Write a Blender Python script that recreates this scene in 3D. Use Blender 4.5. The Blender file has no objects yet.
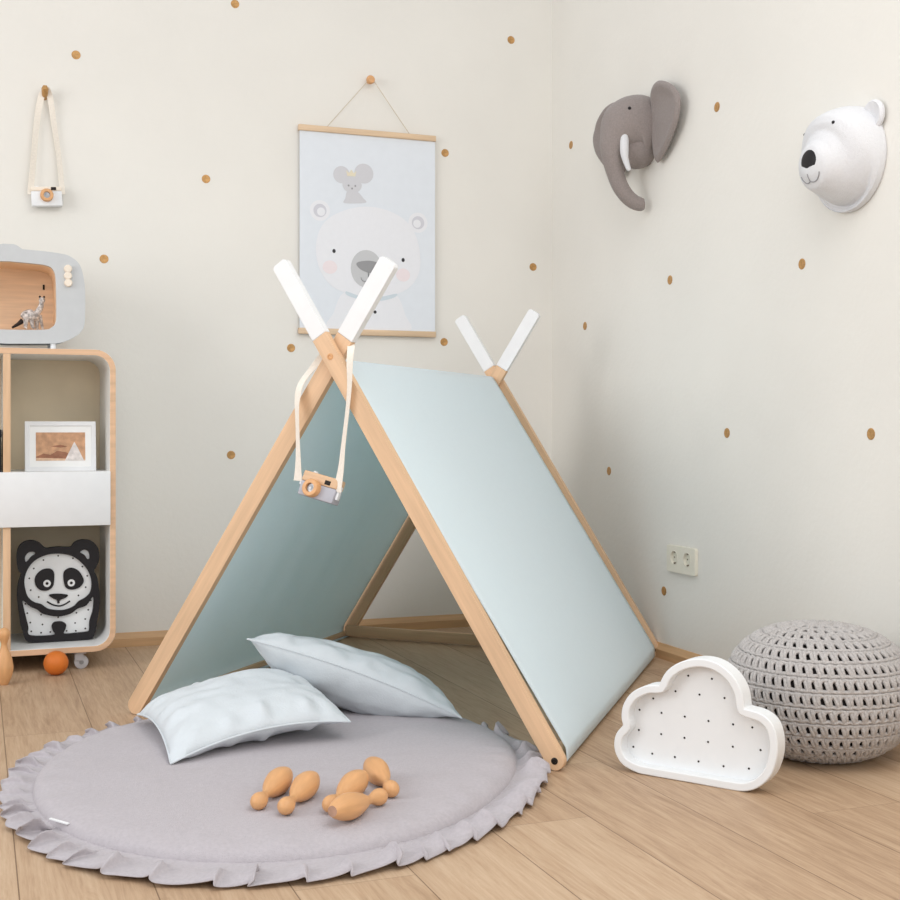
import bpy, bmesh, math, random
from mathutils import Vector, Matrix, noise
from mathutils.bvhtree import BVHTree

S = bpy.context.scene
COL = S.collection
PI = math.pi
# ------------------------------------------------------------ camera
cam = bpy.data.cameras.new('camera')
cam.sensor_width = 36.0
cam.lens = 1255.0 / 900.0 * 36.0
cam.shift_y = -20.0 / 900.0
cam.clip_start = 0.05
camo = bpy.data.objects.new('camera', cam)
camo.location = (0, 0, 0.72)
camo.rotation_euler = (PI / 2, 0, -math.atan(475.0 / 1255.0))
COL.objects.link(camo)
S.camera = camo
# ------------------------------------------------------------ light
w = bpy.data.worlds.new('daylight')
S.world = w
w.use_nodes = True
bg = w.node_tree.nodes['Background']
bg.inputs[0].default_value = (0.93, 0.96, 1.0, 1)
bg.inputs[1].default_value = 0.83


def area(name, loc, target, sx, sy, energy, color):
    l = bpy.data.lights.new(name, 'AREA')
    l.shape = 'RECTANGLE'
    l.size = sx
    l.size_y = sy
    l.energy = energy
    l.color = color
    o = bpy.data.objects.new(name, l)
    o.location = loc
    o.rotation_euler = (Vector(target) - Vector(loc)).to_track_quat('-Z', 'Y').to_euler()
    COL.objects.link(o)
    return o


area('overhead_fill', (1.2, 0.9, 2.68), (1.25, 1.6, 0.0), 2.0, 2.2, 37, (1.0, 0.985, 0.965))  # added overhead fill that brightens the tent cover, not a known ceiling lamp
area('front_fill', (0.3, -1.5, 1.5), (0.9, 3.4, 0.5), 2.6, 1.8, 30, (1.0, 0.985, 0.965))  # added fill for the lower back wall, tent inside and bookcase, no real window
area('side_window_light', (-2.5, 2.3, 1.7), (1.6, 3.2, 0.6), 1.8, 1.7, 46, (1.0, 0.99, 0.98))
S.view_settings.view_transform = 'Standard'
S.view_settings.look = 'None'
S.view_settings.gamma = 1.0
S.view_settings.use_curve_mapping = False
S.view_settings.exposure = -0.05


# ------------------------------------------------------------ materials
def lin(c):
    return tuple(((v / 255.0) / 12.92 if v <= 10 else ((v / 255.0 + 0.055) / 1.055) ** 2.4) for v in c) + (1.0,)


def mat(name, rgb, rough=0.6, var=0.04, scale=30.0, bump=0.0, bscale=None, stretch=(1, 1, 1), metallic=0.0, trans=0.0, sheen=0.0, detail=4.0):
    """procedural material: noise-varied base colour, optional bump"""
    m = bpy.data.materials.new(name)
    m.use_nodes = True
    nt = m.node_tree
    b = nt.nodes['Principled BSDF']
    b.inputs['Roughness'].default_value = rough
    b.inputs['Metallic'].default_value = metallic
    b.inputs['Specular IOR Level'].default_value = 0.35
    if sheen:
        b.inputs['Sheen Weight'].default_value = sheen
    tc = nt.nodes.new('ShaderNodeTexCoord')
    mp = nt.nodes.new('ShaderNodeMapping')
    mp.inputs['Scale'].default_value = stretch
    nt.links.new(tc.outputs['Object'], mp.inputs['Vector'])
    nz = nt.nodes.new('ShaderNodeTexNoise')
    nz.inputs['Scale'].default_value = scale
    nz.inputs['Detail'].default_value = detail
    nt.links.new(mp.outputs['Vector'], nz.inputs['Vector'])
    cr = nt.nodes.new('ShaderNodeValToRGB')
    c = lin(rgb)
    cr.color_ramp.elements[0].position = 0.3
    cr.color_ramp.elements[1].position = 0.7
    cr.color_ramp.elements[0].color = tuple(v * (1 - var * 2) for v in c[:3]) + (1,)
    cr.color_ramp.elements[1].color = tuple(min(1, v * (1 + var)) for v in c[:3]) + (1,)
    nt.links.new(nz.outputs['Fac'], cr.inputs['Fac'])
    nt.links.new(cr.outputs['Color'], b.inputs['Base Color'])
    if bump:
        n2 = nt.nodes.new('ShaderNodeTexNoise')
        n2.inputs['Scale'].default_value = bscale or scale
        n2.inputs['Detail'].default_value = 5.0
        nt.links.new(mp.outputs['Vector'], n2.inputs['Vector'])
        bp = nt.nodes.new('ShaderNodeBump')
        bp.inputs['Strength'].default_value = bump
        bp.inputs['Distance'].default_value = 0.003
        nt.links.new(n2.outputs['Fac'], bp.inputs['Height'])
        nt.links.new(bp.outputs['Normal'], b.inputs['Normal'])
    if trans:
        t = nt.nodes.new('ShaderNodeBsdfTranslucent')
        t.inputs['Color'].default_value = lin(trans[1])
        mx = nt.nodes.new('ShaderNodeMixShader')
        mx.inputs[0].default_value = trans[0]
        out = nt.nodes['Material Output']
        nt.links.new(b.outputs[0], mx.inputs[1])
        nt.links.new(t.outputs[0], mx.inputs[2])
        nt.links.new(mx.outputs[0], out.inputs['Surface'])
    return m


def wood(name, rgb, axis, rough=0.5):
    st = [14.0, 14.0, 14.0]
    st[axis] = 1.0
    return mat(name, rgb, rough, 0.07, 5.0, 0.08, 9.0, st, detail=6.0)


def floor_mat():
    m = bpy.data.materials.new('oak_laminate')
    m.use_nodes = True
    nt = m.node_tree
    N = nt.nodes
    b = N['Principled BSDF']
    b.inputs['Specular IOR Level'].default_value = 0.3

    def math_(op, a, c=None, d=None):
        n = N.new('ShaderNodeMath')
        n.operation = op
        for i, v in enumerate((a, c, d)):
            if v is None:
                continue
            if isinstance(v, (int, float)):
                n.inputs[i].default_value = v
            else:
                nt.links.new(v, n.inputs[i])
        return n.outputs[0]

    tc = N.new('ShaderNodeTexCoord')
    sp = N.new('ShaderNodeSeparateXYZ')
    nt.links.new(tc.outputs['Object'], sp.inputs[0])
    W, L = 0.2012, 1.29
    xs = math_('DIVIDE', math_('SUBTRACT', sp.outputs[0], 0.0638), W)
    idx = math_('FLOOR', xs)
    fx = math_('FRACT', xs)
    wn = N.new('ShaderNodeTexWhiteNoise')
    wn.noise_dimensions = '1D'
    nt.links.new(math_('ADD', idx, 7.0), wn.inputs['W'])
    ys = math_('DIVIDE', math_('ADD', sp.outputs[1], math_('MULTIPLY', wn.outputs['Value'], L)), L)
    idy = math_('FLOOR', ys)
    fy = math_('FRACT', ys)
    w2 = N.new('ShaderNodeTexWhiteNoise')
    w2.noise_dimensions = '2D'
    cb = N.new('ShaderNodeCombineXYZ')
    nt.links.new(idx, cb.inputs[0])
    nt.links.new(idy, cb.inputs[1])
    nt.links.new(cb.outputs[0], w2.inputs['Vector'])
    rnd = w2.outputs['Value']
    # grain
    c2 = N.new('ShaderNodeCombineXYZ')
    nt.links.new(math_('MULTIPLY', sp.outputs[0], 16.0), c2.inputs[0])
    nt.links.new(math_('MULTIPLY', sp.outputs[1], 1.1), c2.inputs[1])
    nt.links.new(math_('MULTIPLY', rnd, 37.0), c2.inputs[2])
    g1 = N.new('ShaderNodeTexNoise')
    g1.inputs['Scale'].default_value = 1.6
    g1.inputs['Detail'].default_value = 8.0
    g1.inputs['Roughness'].default_value = 0.83
    g1.inputs['Distortion'].default_value = 1.2
    nt.links.new(c2.outputs[0], g1.inputs['Vector'])
    c3 = N.new('ShaderNodeCombineXYZ')
    nt.links.new(math_('MULTIPLY', sp.outputs[0], 90.0), c3.inputs[0])
    nt.links.new(math_('MULTIPLY', sp.outputs[1], 5.0), c3.inputs[1])
    nt.links.new(math_('MULTIPLY', rnd, 11.0), c3.inputs[2])
    g2 = N.new('ShaderNodeTexNoise')
    g2.inputs['Scale'].default_value = 2.0
    g2.inputs['Detail'].default_value = 5.0
    nt.links.new(c3.outputs[0], g2.inputs['Vector'])
    gr = math_('ADD', math_('MULTIPLY', g1.outputs['Fac'], 0.7), math_('MULTIPLY', g2.outputs['Fac'], 0.3))
    fac = math_('ADD', gr, math_('MULTIPLY', math_('SUBTRACT', rnd, 0.5), 0.16))
    cr = N.new('ShaderNodeValToRGB')
    e = cr.color_ramp.elements
    e[0].position, e[0].color = 0.28, lin((FLOOR_D))
    e[1].position, e[1].color = 0.74, lin((FLOOR_L))
    mid = e.new(0.5)
    mid.color = lin((FLOOR_M))
    nt.links.new(fac, cr.inputs['Fac'])
    # seams
    ex = math_('MULTIPLY', math_('SUBTRACT', 0.5, math_('ABSOLUTE', math_('SUBTRACT', fx, 0.5))), W)
    ey = math_('MULTIPLY', math_('SUBTRACT', 0.5, math_('ABSOLUTE', math_('SUBTRACT', fy, 0.5))), L)
    sm = math_('MAXIMUM', math_('LESS_THAN', ex, 0.0011), math_('MULTIPLY', math_('LESS_THAN', ey, 0.0010), 0.5))
    mx = N.new('ShaderNodeMix')
    mx.data_type = 'RGBA'
    nt.links.new(math_('MULTIPLY', sm, 0.75), mx.inputs['Factor'])
    nt.links.new(cr.outputs['Color'], mx.inputs['A'])
    mx.inputs['B'].default_value = lin((96, 70, 48))
    nt.links.new(mx.outputs['Result'], b.inputs['Base Color'])
    b.inputs['Roughness'].default_value = 0.5
    bp = N.new('ShaderNodeBump')
    bp.inputs['Strength'].default_value = 0.12
    bp.inputs['Distance'].default_value = 0.002
    nt.links.new(gr, bp.inputs['Height'])
    nt.links.new(bp.outputs['Normal'], b.inputs['Normal'])
    return m


FLOOR_D, FLOOR_M, FLOOR_L = (146, 116, 90), (182, 153, 124), (204, 179, 151)
M = {}
M['wall'] = mat('wall_paint', (229, 226, 219), 0.9, 0.012, 3.0, 0.25, 60.0)
M['floor'] = floor_mat()
M['base_x'] = wood('baseboard_wood_x', (203, 164, 122), 0)
M['base_y'] = wood('baseboard_wood_y', (203, 164, 122), 1)
M['beech_x'] = wood('beech_x', (218, 182, 146), 0)
M['beech_y'] = wood('beech_y', (218, 182, 146), 1)
M['beech_z'] = wood('beech_z', (218, 182, 146), 2)
M['pin'] = wood('pin_wood', (216, 164, 114), 2, 0.42)
M['pin_end'] = mat('pin_end_grain', (176, 138, 116), 0.7, 0.1, 60)
M['ply'] = wood('plywood_edge', (220, 182, 148), 0)
M['tvwood'] = wood('tv_inner_wood', (246, 216, 184), 0)
M['poster_wood'] = wood('poster_slat_wood', (218, 190, 158), 0)
M['white_paint'] = mat('white_paint', (230, 231, 232), 0.5, 0.01)
M['laminate'] = mat('white_laminate', (238, 238, 236), 0.35, 0.01)
M['back_panel'] = mat('back_panel', (236, 220, 192), 0.8, 0.03, 8)
M['grey_paint'] = mat('grey_paint', (195, 198, 200), 0.6, 0.015)
M['fabric'] = mat('mint_cotton', (242, 249, 255), 0.9, 0.006, 60, 0.25, 500, trans=(0.36, (222, 244, 244)))
M['mat'] = mat('grey_linen', (180, 174, 178), 0.95, 0.035, 140, 0.45, 420, sheen=0.1)
M['pillow'] = mat('pale_blue_cotton', (205, 211, 215), 0.9, 0.012, 40, 0.3, 260)
M['white_lamp'] = mat('white_lamp_paint', (230, 232, 233), 0.45, 0.006)
M['black_paint'] = mat('black_paint', (24, 20, 24), 0.5, 0.1)
M['dark'] = mat('dark_hole', (40, 34, 32), 0.8, 0.1)
M['felt'] = mat('grey_felt', (146, 136, 132), 0.98, 0.06, 220, 0.5, 500, sheen=0.2)
M['felt_dark'] = mat('dark_grey_felt', (110, 100, 100), 0.98, 0.06, 220, 0.4, 500)
M['wfelt'] = mat('white_felt', (219, 219, 221), 0.98, 0.012, 160, 0.5, 500, sheen=0.15)
M['yarn'] = mat('grey_yarn', (198, 193, 190), 0.95, 0.10, 260, 1.0, 520)
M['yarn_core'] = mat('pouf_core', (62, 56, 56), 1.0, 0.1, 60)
M['strap'] = mat('cotton_tape', (238, 230, 218), 0.9, 0.03, 160, 0.3, 400)
M['gold'] = mat('gold_foil', (190, 146, 92), 0.42, 0.12, 120, metallic=0.4)
M['paper'] = mat('poster_paper', (222, 227, 233), 0.8, 0.008)
M['socket'] = mat('cream_plastic', (228, 223, 208), 0.4, 0.01)
M['socket_dark'] = mat('socket_well', (120, 108, 92), 0.6, 0.1)
M['orange'] = mat('orange_paint', (216, 118, 44), 0.5, 0.06, 20)
M['grey_plastic'] = mat('grey_plastic', (186, 184, 186), 0.4, 0.03)
M['metal'] = mat('steel', (150, 150, 152), 0.35, 0.03, metallic=0.8)
M['dark_metal'] = mat('dark_metal', (50, 44, 40), 0.4, 0.05, metallic=0.6)
M['cream_paint'] = mat('cream_paint', (236, 224, 208), 0.5, 0.02)
M['cord'] = mat('twine', (200, 186, 164), 0.9, 0.05)
for k, c in dict(art_bear=(229, 230, 234), art_ear=(205, 205, 212), art_grey=(196, 197, 199), art_dark=(150, 150, 152), art_black=(60, 58, 60), art_pink=(233, 222, 224), art_blue=(203, 214, 221), art_mouse=(205, 205, 209), art_gold=(224, 216, 192), photo_sky=(205, 160, 126), photo_rock=(160, 112, 88), photo_peak=(226, 218, 214), photo_light=(226, 190, 160)).items():
    M[k] = mat(k, c, 0.8, 0.006 if k.startswith('art') else 0.12, 60)


# ------------------------------------------------------------ mesh helpers
def finish(name, bm, mats, parent=None, mtx=None, angle=40, solid=0.0, bevel=0.0, subsurf=0, flat=False):
    me = bpy.data.meshes.new(name)
    bmesh.ops.recalc_face_normals(bm, faces=bm.faces[:])
    bm.to_mesh(me)
    bm.free()
    for m in (mats if isinstance(mats, (list, tuple)) else [mats]):
        me.materials.append(m)
    if not flat:
        for p in me.polygons:
            p.use_smooth = True
        me.set_sharp_from_angle(angle=math.radians(angle))
    o = bpy.data.objects.new(name, me)
    COL.objects.link(o)
    if parent is not None:
        o.parent = parent
    if mtx is not None:
        o.matrix_basis = mtx
    if bevel:
        b = o.modifiers.new('bevel', 'BEVEL')
        b.width = bevel
        b.segments = 2
        b.limit_method = 'ANGLE'
        b.angle_limit = math.radians(42)
    if solid:
        s = o.modifiers.new('solid', 'SOLIDIFY')
        s.thickness = solid
        s.offset = 0
    if subsurf:
        s = o.modifiers.new('sub', 'SUBSURF')
        s.levels = s.render_levels = subsurf
    return o


def tag(o, label, cat, group=None, kind=None):
    if label:
        o['label'] = label
    if cat:
        o['category'] = cat
    if group:
        o['group'] = group
    if kind:
        o['kind'] = kind
    return o


def thing(name, label, cat, loc, rz=0.0, group=None):
    o = bpy.data.objects.new(name, None)
    o.empty_display_size = 0.05
    o.location = loc
    o.rotation_euler = (0, 0, rz)
    COL.objects.link(o)
    return tag(o, label, cat, group)


def box(bm, lo, hi, bev=0.0, mi=0, seg=2):
    r = bmesh.ops.create_cube(bm, size=1.0)
    vs = r['verts']
    for v in vs:
        v.co = Vector([(lo[i] + hi[i]) / 2 + v.co[i] * (hi[i] - lo[i]) for i in range(3)])
    fs = list({f for v in vs for f in v.link_faces})
    for f in fs:
        f.material_index = mi
    if bev:
        es = list({e for v in vs for e in v.link_edges})
        bmesh.ops.bevel(bm, geom=es, offset=bev, segments=seg, affect='EDGES', profile=0.5, material=-1)


def ring_verts(bm, c, ax, ay, rx, ry, n, ph=0.0):
    return [bm.verts.new(c + ax * (rx * math.cos(2 * PI * k / n + ph)) + ay * (ry * math.sin(2 * PI * k / n + ph))) for k in range(n)]


def bridge(bm, A, B, mi=0):
    n = len(A)
    for k in range(n):
        f = bm.faces.new((A[k], A[(k + 1) % n], B[(k + 1) % n], B[k]))
        f.material_index = mi


def tube(bm, pts, rad, n=10, mi=0, ry=None, ref=None, cap=True, closed=False):
    """loft of (elliptical) rings along a path"""
    pts = [Vector(p) for p in pts]
    m = len(pts)
    if not isinstance(rad, (list, tuple)):
        rad = [rad] * m
    if ry is None:
        ry = rad
    elif not isinstance(ry, (list, tuple)):
        ry = [ry] * m
    rings = []
    prev = None
    for i, p in enumerate(pts):
        if closed:
            t = pts[(i + 1) % m] - pts[i - 1]
        else:
            t = pts[min(i + 1, m - 1)] - pts[max(i - 1, 0)]
        t.normalize()
        if ref is not None:
            u = Vector(ref)
        elif prev is not None:
            u = prev
        else:
            u = Vector((0, 0, 1)) if abs(t.z) < 0.9 else Vector((1, 0, 0))
        u = (u - t * u.dot(t)).normalized()
        prev = u
        rings.append(ring_verts(bm, p, u, t.cross(u), rad[i], ry[i], n))
    for i in range(m - 1):
        bridge(bm, rings[i], rings[i + 1], mi)
    if closed:
        bridge(bm, rings[-1], rings[0], mi)
    elif cap:
        for r in (rings[0], rings[-1]):
            f = bm.faces.new(r)
            f.material_index = mi
    return rings


def lathe(bm, prof, n=24, mi=0, mtx=None, end=None):
    """profile of (r, z) about the z axis"""
    mtx = mtx or Matrix.Identity(4)
    rings = []
    for r, z in prof:
        if r < 1e-5:
            rings.append([bm.verts.new(mtx @ Vector((0, 0, z)))])
        else:
            rings.append([bm.verts.new(mtx @ Vector((r * math.cos(2 * PI * k / n), r * math.sin(2 * PI * k / n), z))) for k in range(n)])
    for i in range(len(rings) - 1):
        A, B = rings[i], rings[i + 1]
        for k in range(n):
            a0, a1 = A[k % len(A)], A[(k + 1) % len(A)]
            b0, b1 = B[k % len(B)], B[(k + 1) % len(B)]
            vs = []
            for v in (a0, a1, b1, b0):
                if v not in vs:
                    vs.append(v)
            if len(vs) > 2:
                f = bm.faces.new(vs)
                f.material_index = end if (end is not None and i == 0) else mi
    return rings


def smooth_loop(pts, n=6):
    """closed Catmull-Rom through 2D points"""
    out = []
    m = len(pts)
    for i in range(m):
        p0, p1, p2, p3 = [Vector(pts[(i + k - 1) % m]) for k in range(4)]
        for j in range(n):
            t = j / n
            q = 0.5 * ((2 * p1) + (p2 - p0) * t + (2 * p0 - 5 * p1 + 4 * p2 - p3) * t * t + (3 * p1 - p0 - 3 * p2 + p3) * t ** 3)
            out.append((q.x, q.y))
    return out


def smooth_open(pts, n=6):
    out = []
    m = len(pts)
    for i in range(m - 1):
        p0, p1, p2, p3 = [Vector(pts[min(max(i + k - 1, 0), m - 1)]) for k in range(4)]
        for j in range(n):
            t = j / n
            out.append(tuple(0.5 * ((2 * p1) + (p2 - p0) * t + (2 * p0 - 5 * p1 + 4 * p2 - p3) * t * t + (3 * p1 - p0 - 3 * p2 + p3) * t ** 3)))
    out.append(tuple(pts[-1]))
    return out


def prism(bm, outer, holes, y0, y1, mi=0, fn=None, back=True):
    """plate in the x-z plane with holes, from depth y0 (front) to y1"""
    fn = fn or (lambda x, y, z: Vector((x, y, z)))
    loops = [outer] + list(holes)
    sides = []
    for y in ((y0, y1) if back else (y0,)):
        edges, vl = [], []
        for lp in loops:
            vs = [bm.verts.new((x, y, z)) for x, z in lp]
            vl.append(vs)
            for k in range(len(vs)):
                edges.append(bm.edges.new((vs[k], vs[(k + 1) % len(vs)])))
        r = bmesh.ops.triangle_fill(bm, use_beauty=True, use_dissolve=False, edges=edges, normal=(0, -1, 0))
        for g in r['geom']:
            if isinstance(g, bmesh.types.BMFace):
                g.material_index = mi
        sides.append(vl)
    allv = [v for s in sides for vs in s for v in vs]
    if back:
        for A, B in zip(*sides):
            bridge(bm, A, B, mi)
    for v in allv:
        v.co = fn(*v.co)


def disc(c, r, n=14, rz=None):
    rz = rz or r
    return [(c[0] + r * math.cos(2 * PI * k / n), c[1] + rz * math.sin(2 * PI * k / n)) for k in range(n)]


def offset(loop, d):
    """move a counter-clockwise or clockwise 2D loop inwards by d"""
    m = len(loop)
    area_ = sum(loop[i][0] * loop[(i + 1) % m][1] - loop[(i + 1) % m][0] * loop[i][1] for i in range(m))
    s = 1 if area_ > 0 else -1
    out = []
    for i in range(m):
        a, b = Vector(loop[i - 1]), Vector(loop[(i + 1) % m])
        t = (b - a).normalized()
        out.append((loop[i][0] - t.y * d * s, loop[i][1] + t.x * d * s))
    return out


def ribbon(bm, pts, width, thick, side, mi=0):
    """flat tape along pts; side(i) gives the direction of its width"""
    pts = [Vector(p) for p in pts]
    rows = []
    for i, p in enumerate(pts):
        t = (pts[min(i + 1, len(pts) - 1)] - pts[max(i - 1, 0)]).normalized()
        s = Vector(side(i))
        s = (s - t * s.dot(t)).normalized()
        n = t.cross(s)
        wd = width(i) if callable(width) else width
        rows.append([bm.verts.new(p + s * (a * wd / 2) + n * (b * thick / 2)) for a, b in ((-1, -1), (1, -1), (1, 1), (-1, 1))])
    for i in range(len(rows) - 1):
        bridge(bm, rows[i], rows[i + 1], mi)
    bm.faces.new(rows[0])
    bm.faces.new(rows[-1])


def axes(o, x, y, z):
    """matrix with the given axes and origin"""
    return Matrix(((x[0], y[0], z[0], o[0]), (x[1], y[1], z[1], o[1]), (x[2], y[2], z[2], o[2]), (0, 0, 0, 1)))

PANDA = {'outer':[(-0.1189,0.2251),(-0.1235,0.2616),(-0.1189,0.2918),(-0.1034,0.3095),(-0.0803,0.3148),(-0.0571,0.3068),(-0.0397,0.2904),(-0.0222,0.2910),(0.0012,0.2921),(0.0217,0.2902),(0.0382,0.2915),(0.0483,0.3047),(0.0690,0.3121),(0.0958,0.3081),(0.1137,0.2933),(0.1227,0.2713),(0.1215,0.2435),(0.1119,0.2222),(0.1072,0.2131),(0.1167,0.1910),(0.1227,0.1536),(0.1239,0.1225),(0.1227,0.0916),(0.1167,0.0547),(0.1095,0.0179),(0.1036,0.0047),(0.0869,-0.0024),(0.0041,-0.0036),(-0.0774,-0.0005),(-0.0976,0.0086),(-0.1051,0.0303),(-0.1120,0.0550),(-0.1166,0.0916),(-0.1206,0.1221),(-0.1223,0.1525),(-0.1177,0.1887),(-0.1108,0.2114)],'head':[(0.0012,0.2706),(0.0394,0.2619),(0.0690,0.2393),(0.0898,0.2107),(0.0988,0.1794),(0.0958,0.1486),(0.0809,0.1307),(0.0601,0.1194),(0.0453,0.1047),(0.0217,0.0955),(-0.0018,0.0948),(-0.0310,0.1006),(-0.0513,0.1157),(-0.0716,0.1228),(-0.0890,0.1388),(-0.0976,0.1635),(-0.1005,0.1940),(-0.0918,0.2240),(-0.0716,0.2506),(-0.0368,0.2677)],'body':[(-0.1051,0.1298),(-0.0832,0.1099),(-0.0629,0.0998),(-0.0455,0.0855),(-0.0018,0.0752),(0.0365,0.0824),(0.0572,0.0967),(0.0839,0.1059),(0.1036,0.1321),(0.1030,0.0926),(0.0928,0.0560),(0.0916,0.0313),(0.0869,0.0236),(0.0512,0.0213),(0.0170,0.0208),(0.0206,0.0353),(0.0229,0.0487),(0.0129,0.0573),(0.0012,0.0597),(-0.0135,0.0575),(-0.0205,0.0468),(-0.0170,0.0313),(-0.0123,0.0188),(-0.0542,0.0176),(-0.0832,0.0211),(-0.0901,0.0306),(-0.0890,0.0476),(-0.0959,0.0784),(-0.1028,0.1091)],'earl':[(-0.0965,0.2485),(-0.0988,0.2638),(-0.0890,0.2774),(-0.0745,0.2794),(-0.0687,0.2731),(-0.0803,0.2649),(-0.0890,0.2543)],'earr':[(0.0649,0.2733),(0.0779,0.2809),(0.0898,0.2725),(0.0928,0.2538),(0.0869,0.2503),(0.0779,0.2636)],'patl':[(-0.0705,0.1927),(-0.0629,0.2107),(-0.0455,0.2234),(-0.0251,0.2245),(-0.0135,0.2136),(-0.0123,0.1903),(-0.0164,0.1690),(-0.0310,0.1574),(-0.0513,0.1584),(-0.0658,0.1712)],'patr':[(0.0147,0.2075),(0.0217,0.2195),(0.0394,0.2250),(0.0601,0.2149),(0.0738,0.1928),(0.0750,0.1773),(0.0631,0.1624),(0.0394,0.1561),(0.0217,0.1643),(0.0159,0.1829)],'nose':[(-0.0281,0.1432),(-0.0018,0.1457),(0.0276,0.1406),(0.0217,0.1323),(0.0053,0.1251),(0.0029,0.1160),(-0.0029,0.1163),(-0.0047,0.1256),(-0.0181,0.1324)],'mouth':[(-0.0339,0.1221),(-0.0181,0.1122),(0.0012,0.1069),(0.0188,0.1110),(0.0347,0.1206)],'dots':[(-0.0861,0.1964),(-0.0728,0.2263),(-0.0444,0.2515),(-0.0006,0.2633),(0.0436,0.2538),(0.0720,0.2268),(0.0869,0.1972),(0.0821,0.1616),(0.0601,0.1367),(-0.0583,0.1373),(-0.0820,0.1598),(-0.0976,0.1179),(-0.0918,0.0891),(-0.0832,0.0594),(-0.0803,0.0319),(-0.0513,0.0260),(-0.0240,0.0268),(-0.0473,0.0514),(-0.0513,0.0821),(-0.0006,0.0715),(0.0542,0.0827),(0.0501,0.0509),(0.0247,0.0277),(0.0524,0.0262),(0.0809,0.0319),(0.0809,0.0616),(0.0898,0.0901),(0.0976,0.1194)],'eyes':[(-0.0339,0.1790),(0.0382,0.1777)]}
PANDA_POS = (0.2396,4.0222,0.0705)
TV = {'outer':[(0.0019,1.2696),(0.0140,1.2698),(0.0261,1.2662),(0.0382,1.2582),(0.0443,1.2564),(0.0994,1.2536),(0.1489,1.2487),(0.1738,1.2426),(0.1988,1.2243),(0.2114,1.1966),(0.2189,1.1490),(0.2198,1.0967),(0.2177,1.0400),(0.2072,1.0158),(0.1821,0.9955),(0.1489,0.9817),(0.1159,0.9783),(0.0019,0.9751)],'hole':[(0.0019,1.2188),(0.0789,1.2147),(0.1076,1.2113),(0.1241,1.2035),(0.1332,1.1844),(0.1357,1.1456),(0.1365,1.0808),(0.1344,1.0418),(0.1200,1.0250),(0.0994,1.0192),(0.0019,1.0165)],'knobs':[(0.1696,1.2034),(0.1696,1.1826),(0.1705,1.1613)],'leg':[(0.1282,0.9725)],'slot':[(0.1097,1.1476)]}
TV_POS = (0.0912,3.9300)
FIG = {'sp':[(0.1355,1.0501),(0.1422,1.0563),(0.1556,1.0608),(0.1709,1.0633),(0.1825,1.0798),(0.1882,1.0942),(0.1901,1.1084)],'tail':[(0.1355,1.0461),(0.1232,1.0356),(0.1042,1.0230)],'legs':[(0.1441,1.0524),(0.1422,1.0241),(0.1594,1.0528),(0.1633,1.0247),(0.1767,1.0574),(0.1748,1.0250),(0.1825,1.0616),(0.1882,1.0456)]}
ART = None
CLOUD = {'a':[(-0.0364,0.0962),(-0.0527,0.0757),(-0.0576,0.0530),(-0.0527,0.0316),(-0.0364,0.0121),(-0.0041,0.0010),(0.0277,-0.0005),(0.1205,-0.0008),(0.1951,-0.0014),(0.2314,0.0004),(0.2601,0.0126),(0.2849,0.0384),(0.2975,0.0730),(0.2996,0.1072),(0.2905,0.1399),(0.2672,0.1586),(0.2314,0.1651)],'b':[(0.2314,0.1651),(0.2257,0.1988),(0.2060,0.2291),(0.1730,0.2498),(0.1341,0.2542),(0.0938,0.2429),(0.0629,0.2203),(0.0458,0.1897)],'c':[(0.0458,0.1897),(0.0158,0.1855),(-0.0162,0.1673),(-0.0356,0.1401),(-0.0404,0.1139),(-0.0364,0.0962)],'dots':[(0.1106,0.2093),(0.1626,0.2088),(0.0823,0.1740),(0.1356,0.1734),(0.1899,0.1730),(0.0316,0.1528),(-0.0001,0.1249),(0.0505,0.1250),(0.1030,0.1240),(0.1551,0.1218),(0.2082,0.1220),(0.2487,0.1213),(-0.0017,0.0819),(0.0497,0.0804),(0.1023,0.0800),(0.1544,0.0789),(0.2075,0.0768),(0.2658,0.0785),(-0.0146,0.0445),(0.0293,0.0365),(0.0808,0.0370),(0.1334,0.0358),(0.1877,0.0343),(0.2415,0.0378)]}

# ============================================================ THE ROOM
WU, WV = 2.035, 4.290            # right wall, back wall
bm = bmesh.new()
box(bm, (-2.6, -1.6, -0.06), (WU + 0.1, WV + 0.1, 0.0))
tag(finish('floor', bm, M['floor']), None, None, kind='structure')
bm = bmesh.new()
box(bm, (-2.6, WV, 0.0), (WU + 0.1, WV + 0.1, 2.7))
tag(finish('wall_back', bm, M['wall']), None, None, kind='structure')
bm = bmesh.new()
box(bm, (WU, -1.6, 0.0), (WU + 0.1, WV, 2.7))
tag(finish('wall_right', bm, M['wall']), None, None, kind='structure')


def baseboard(name, fn, L0, L1, m):
    prof = [(0, 0), (0.016, 0), (0.016, 0.027), (0.013, 0.031), (0.007, 0.04), (0.005, 0.046), (0, 0.046)]
    bm = bmesh.new()
    A = [bm.verts.new(fn(L0, d, z)) for d, z in prof]
    B = [bm.verts.new(fn(L1, d, z)) for d, z in prof]
    bridge(bm, A, B)
    bm.faces.new(A)
    bm.faces.new(B)
    tag(finish(name, bm, m, angle=30), None, None, kind='structure')


baseboard('baseboard_back', lambda t, d, z: (t, WV - d, z), -2.6, WU, M['base_x'])
baseboard('baseboard_right', lambda t, d, z: (WU - d, t, z), -1.6, WV - 0.016, M['base_y'])

# ============================================================ BOOKCASE
cu, cv0, cv1 = -0.075, 3.91, 4.25
cab = thing('bookcase', 'white bookcase with rounded plywood edges standing on casters against the back wall', 'bookcase', (cu, cv0, 0.0))
CD = cv1 - cv0
X0, X1, Z0, Z1 = -0.474, 0.474, 0.0525, 0.9625


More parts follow.
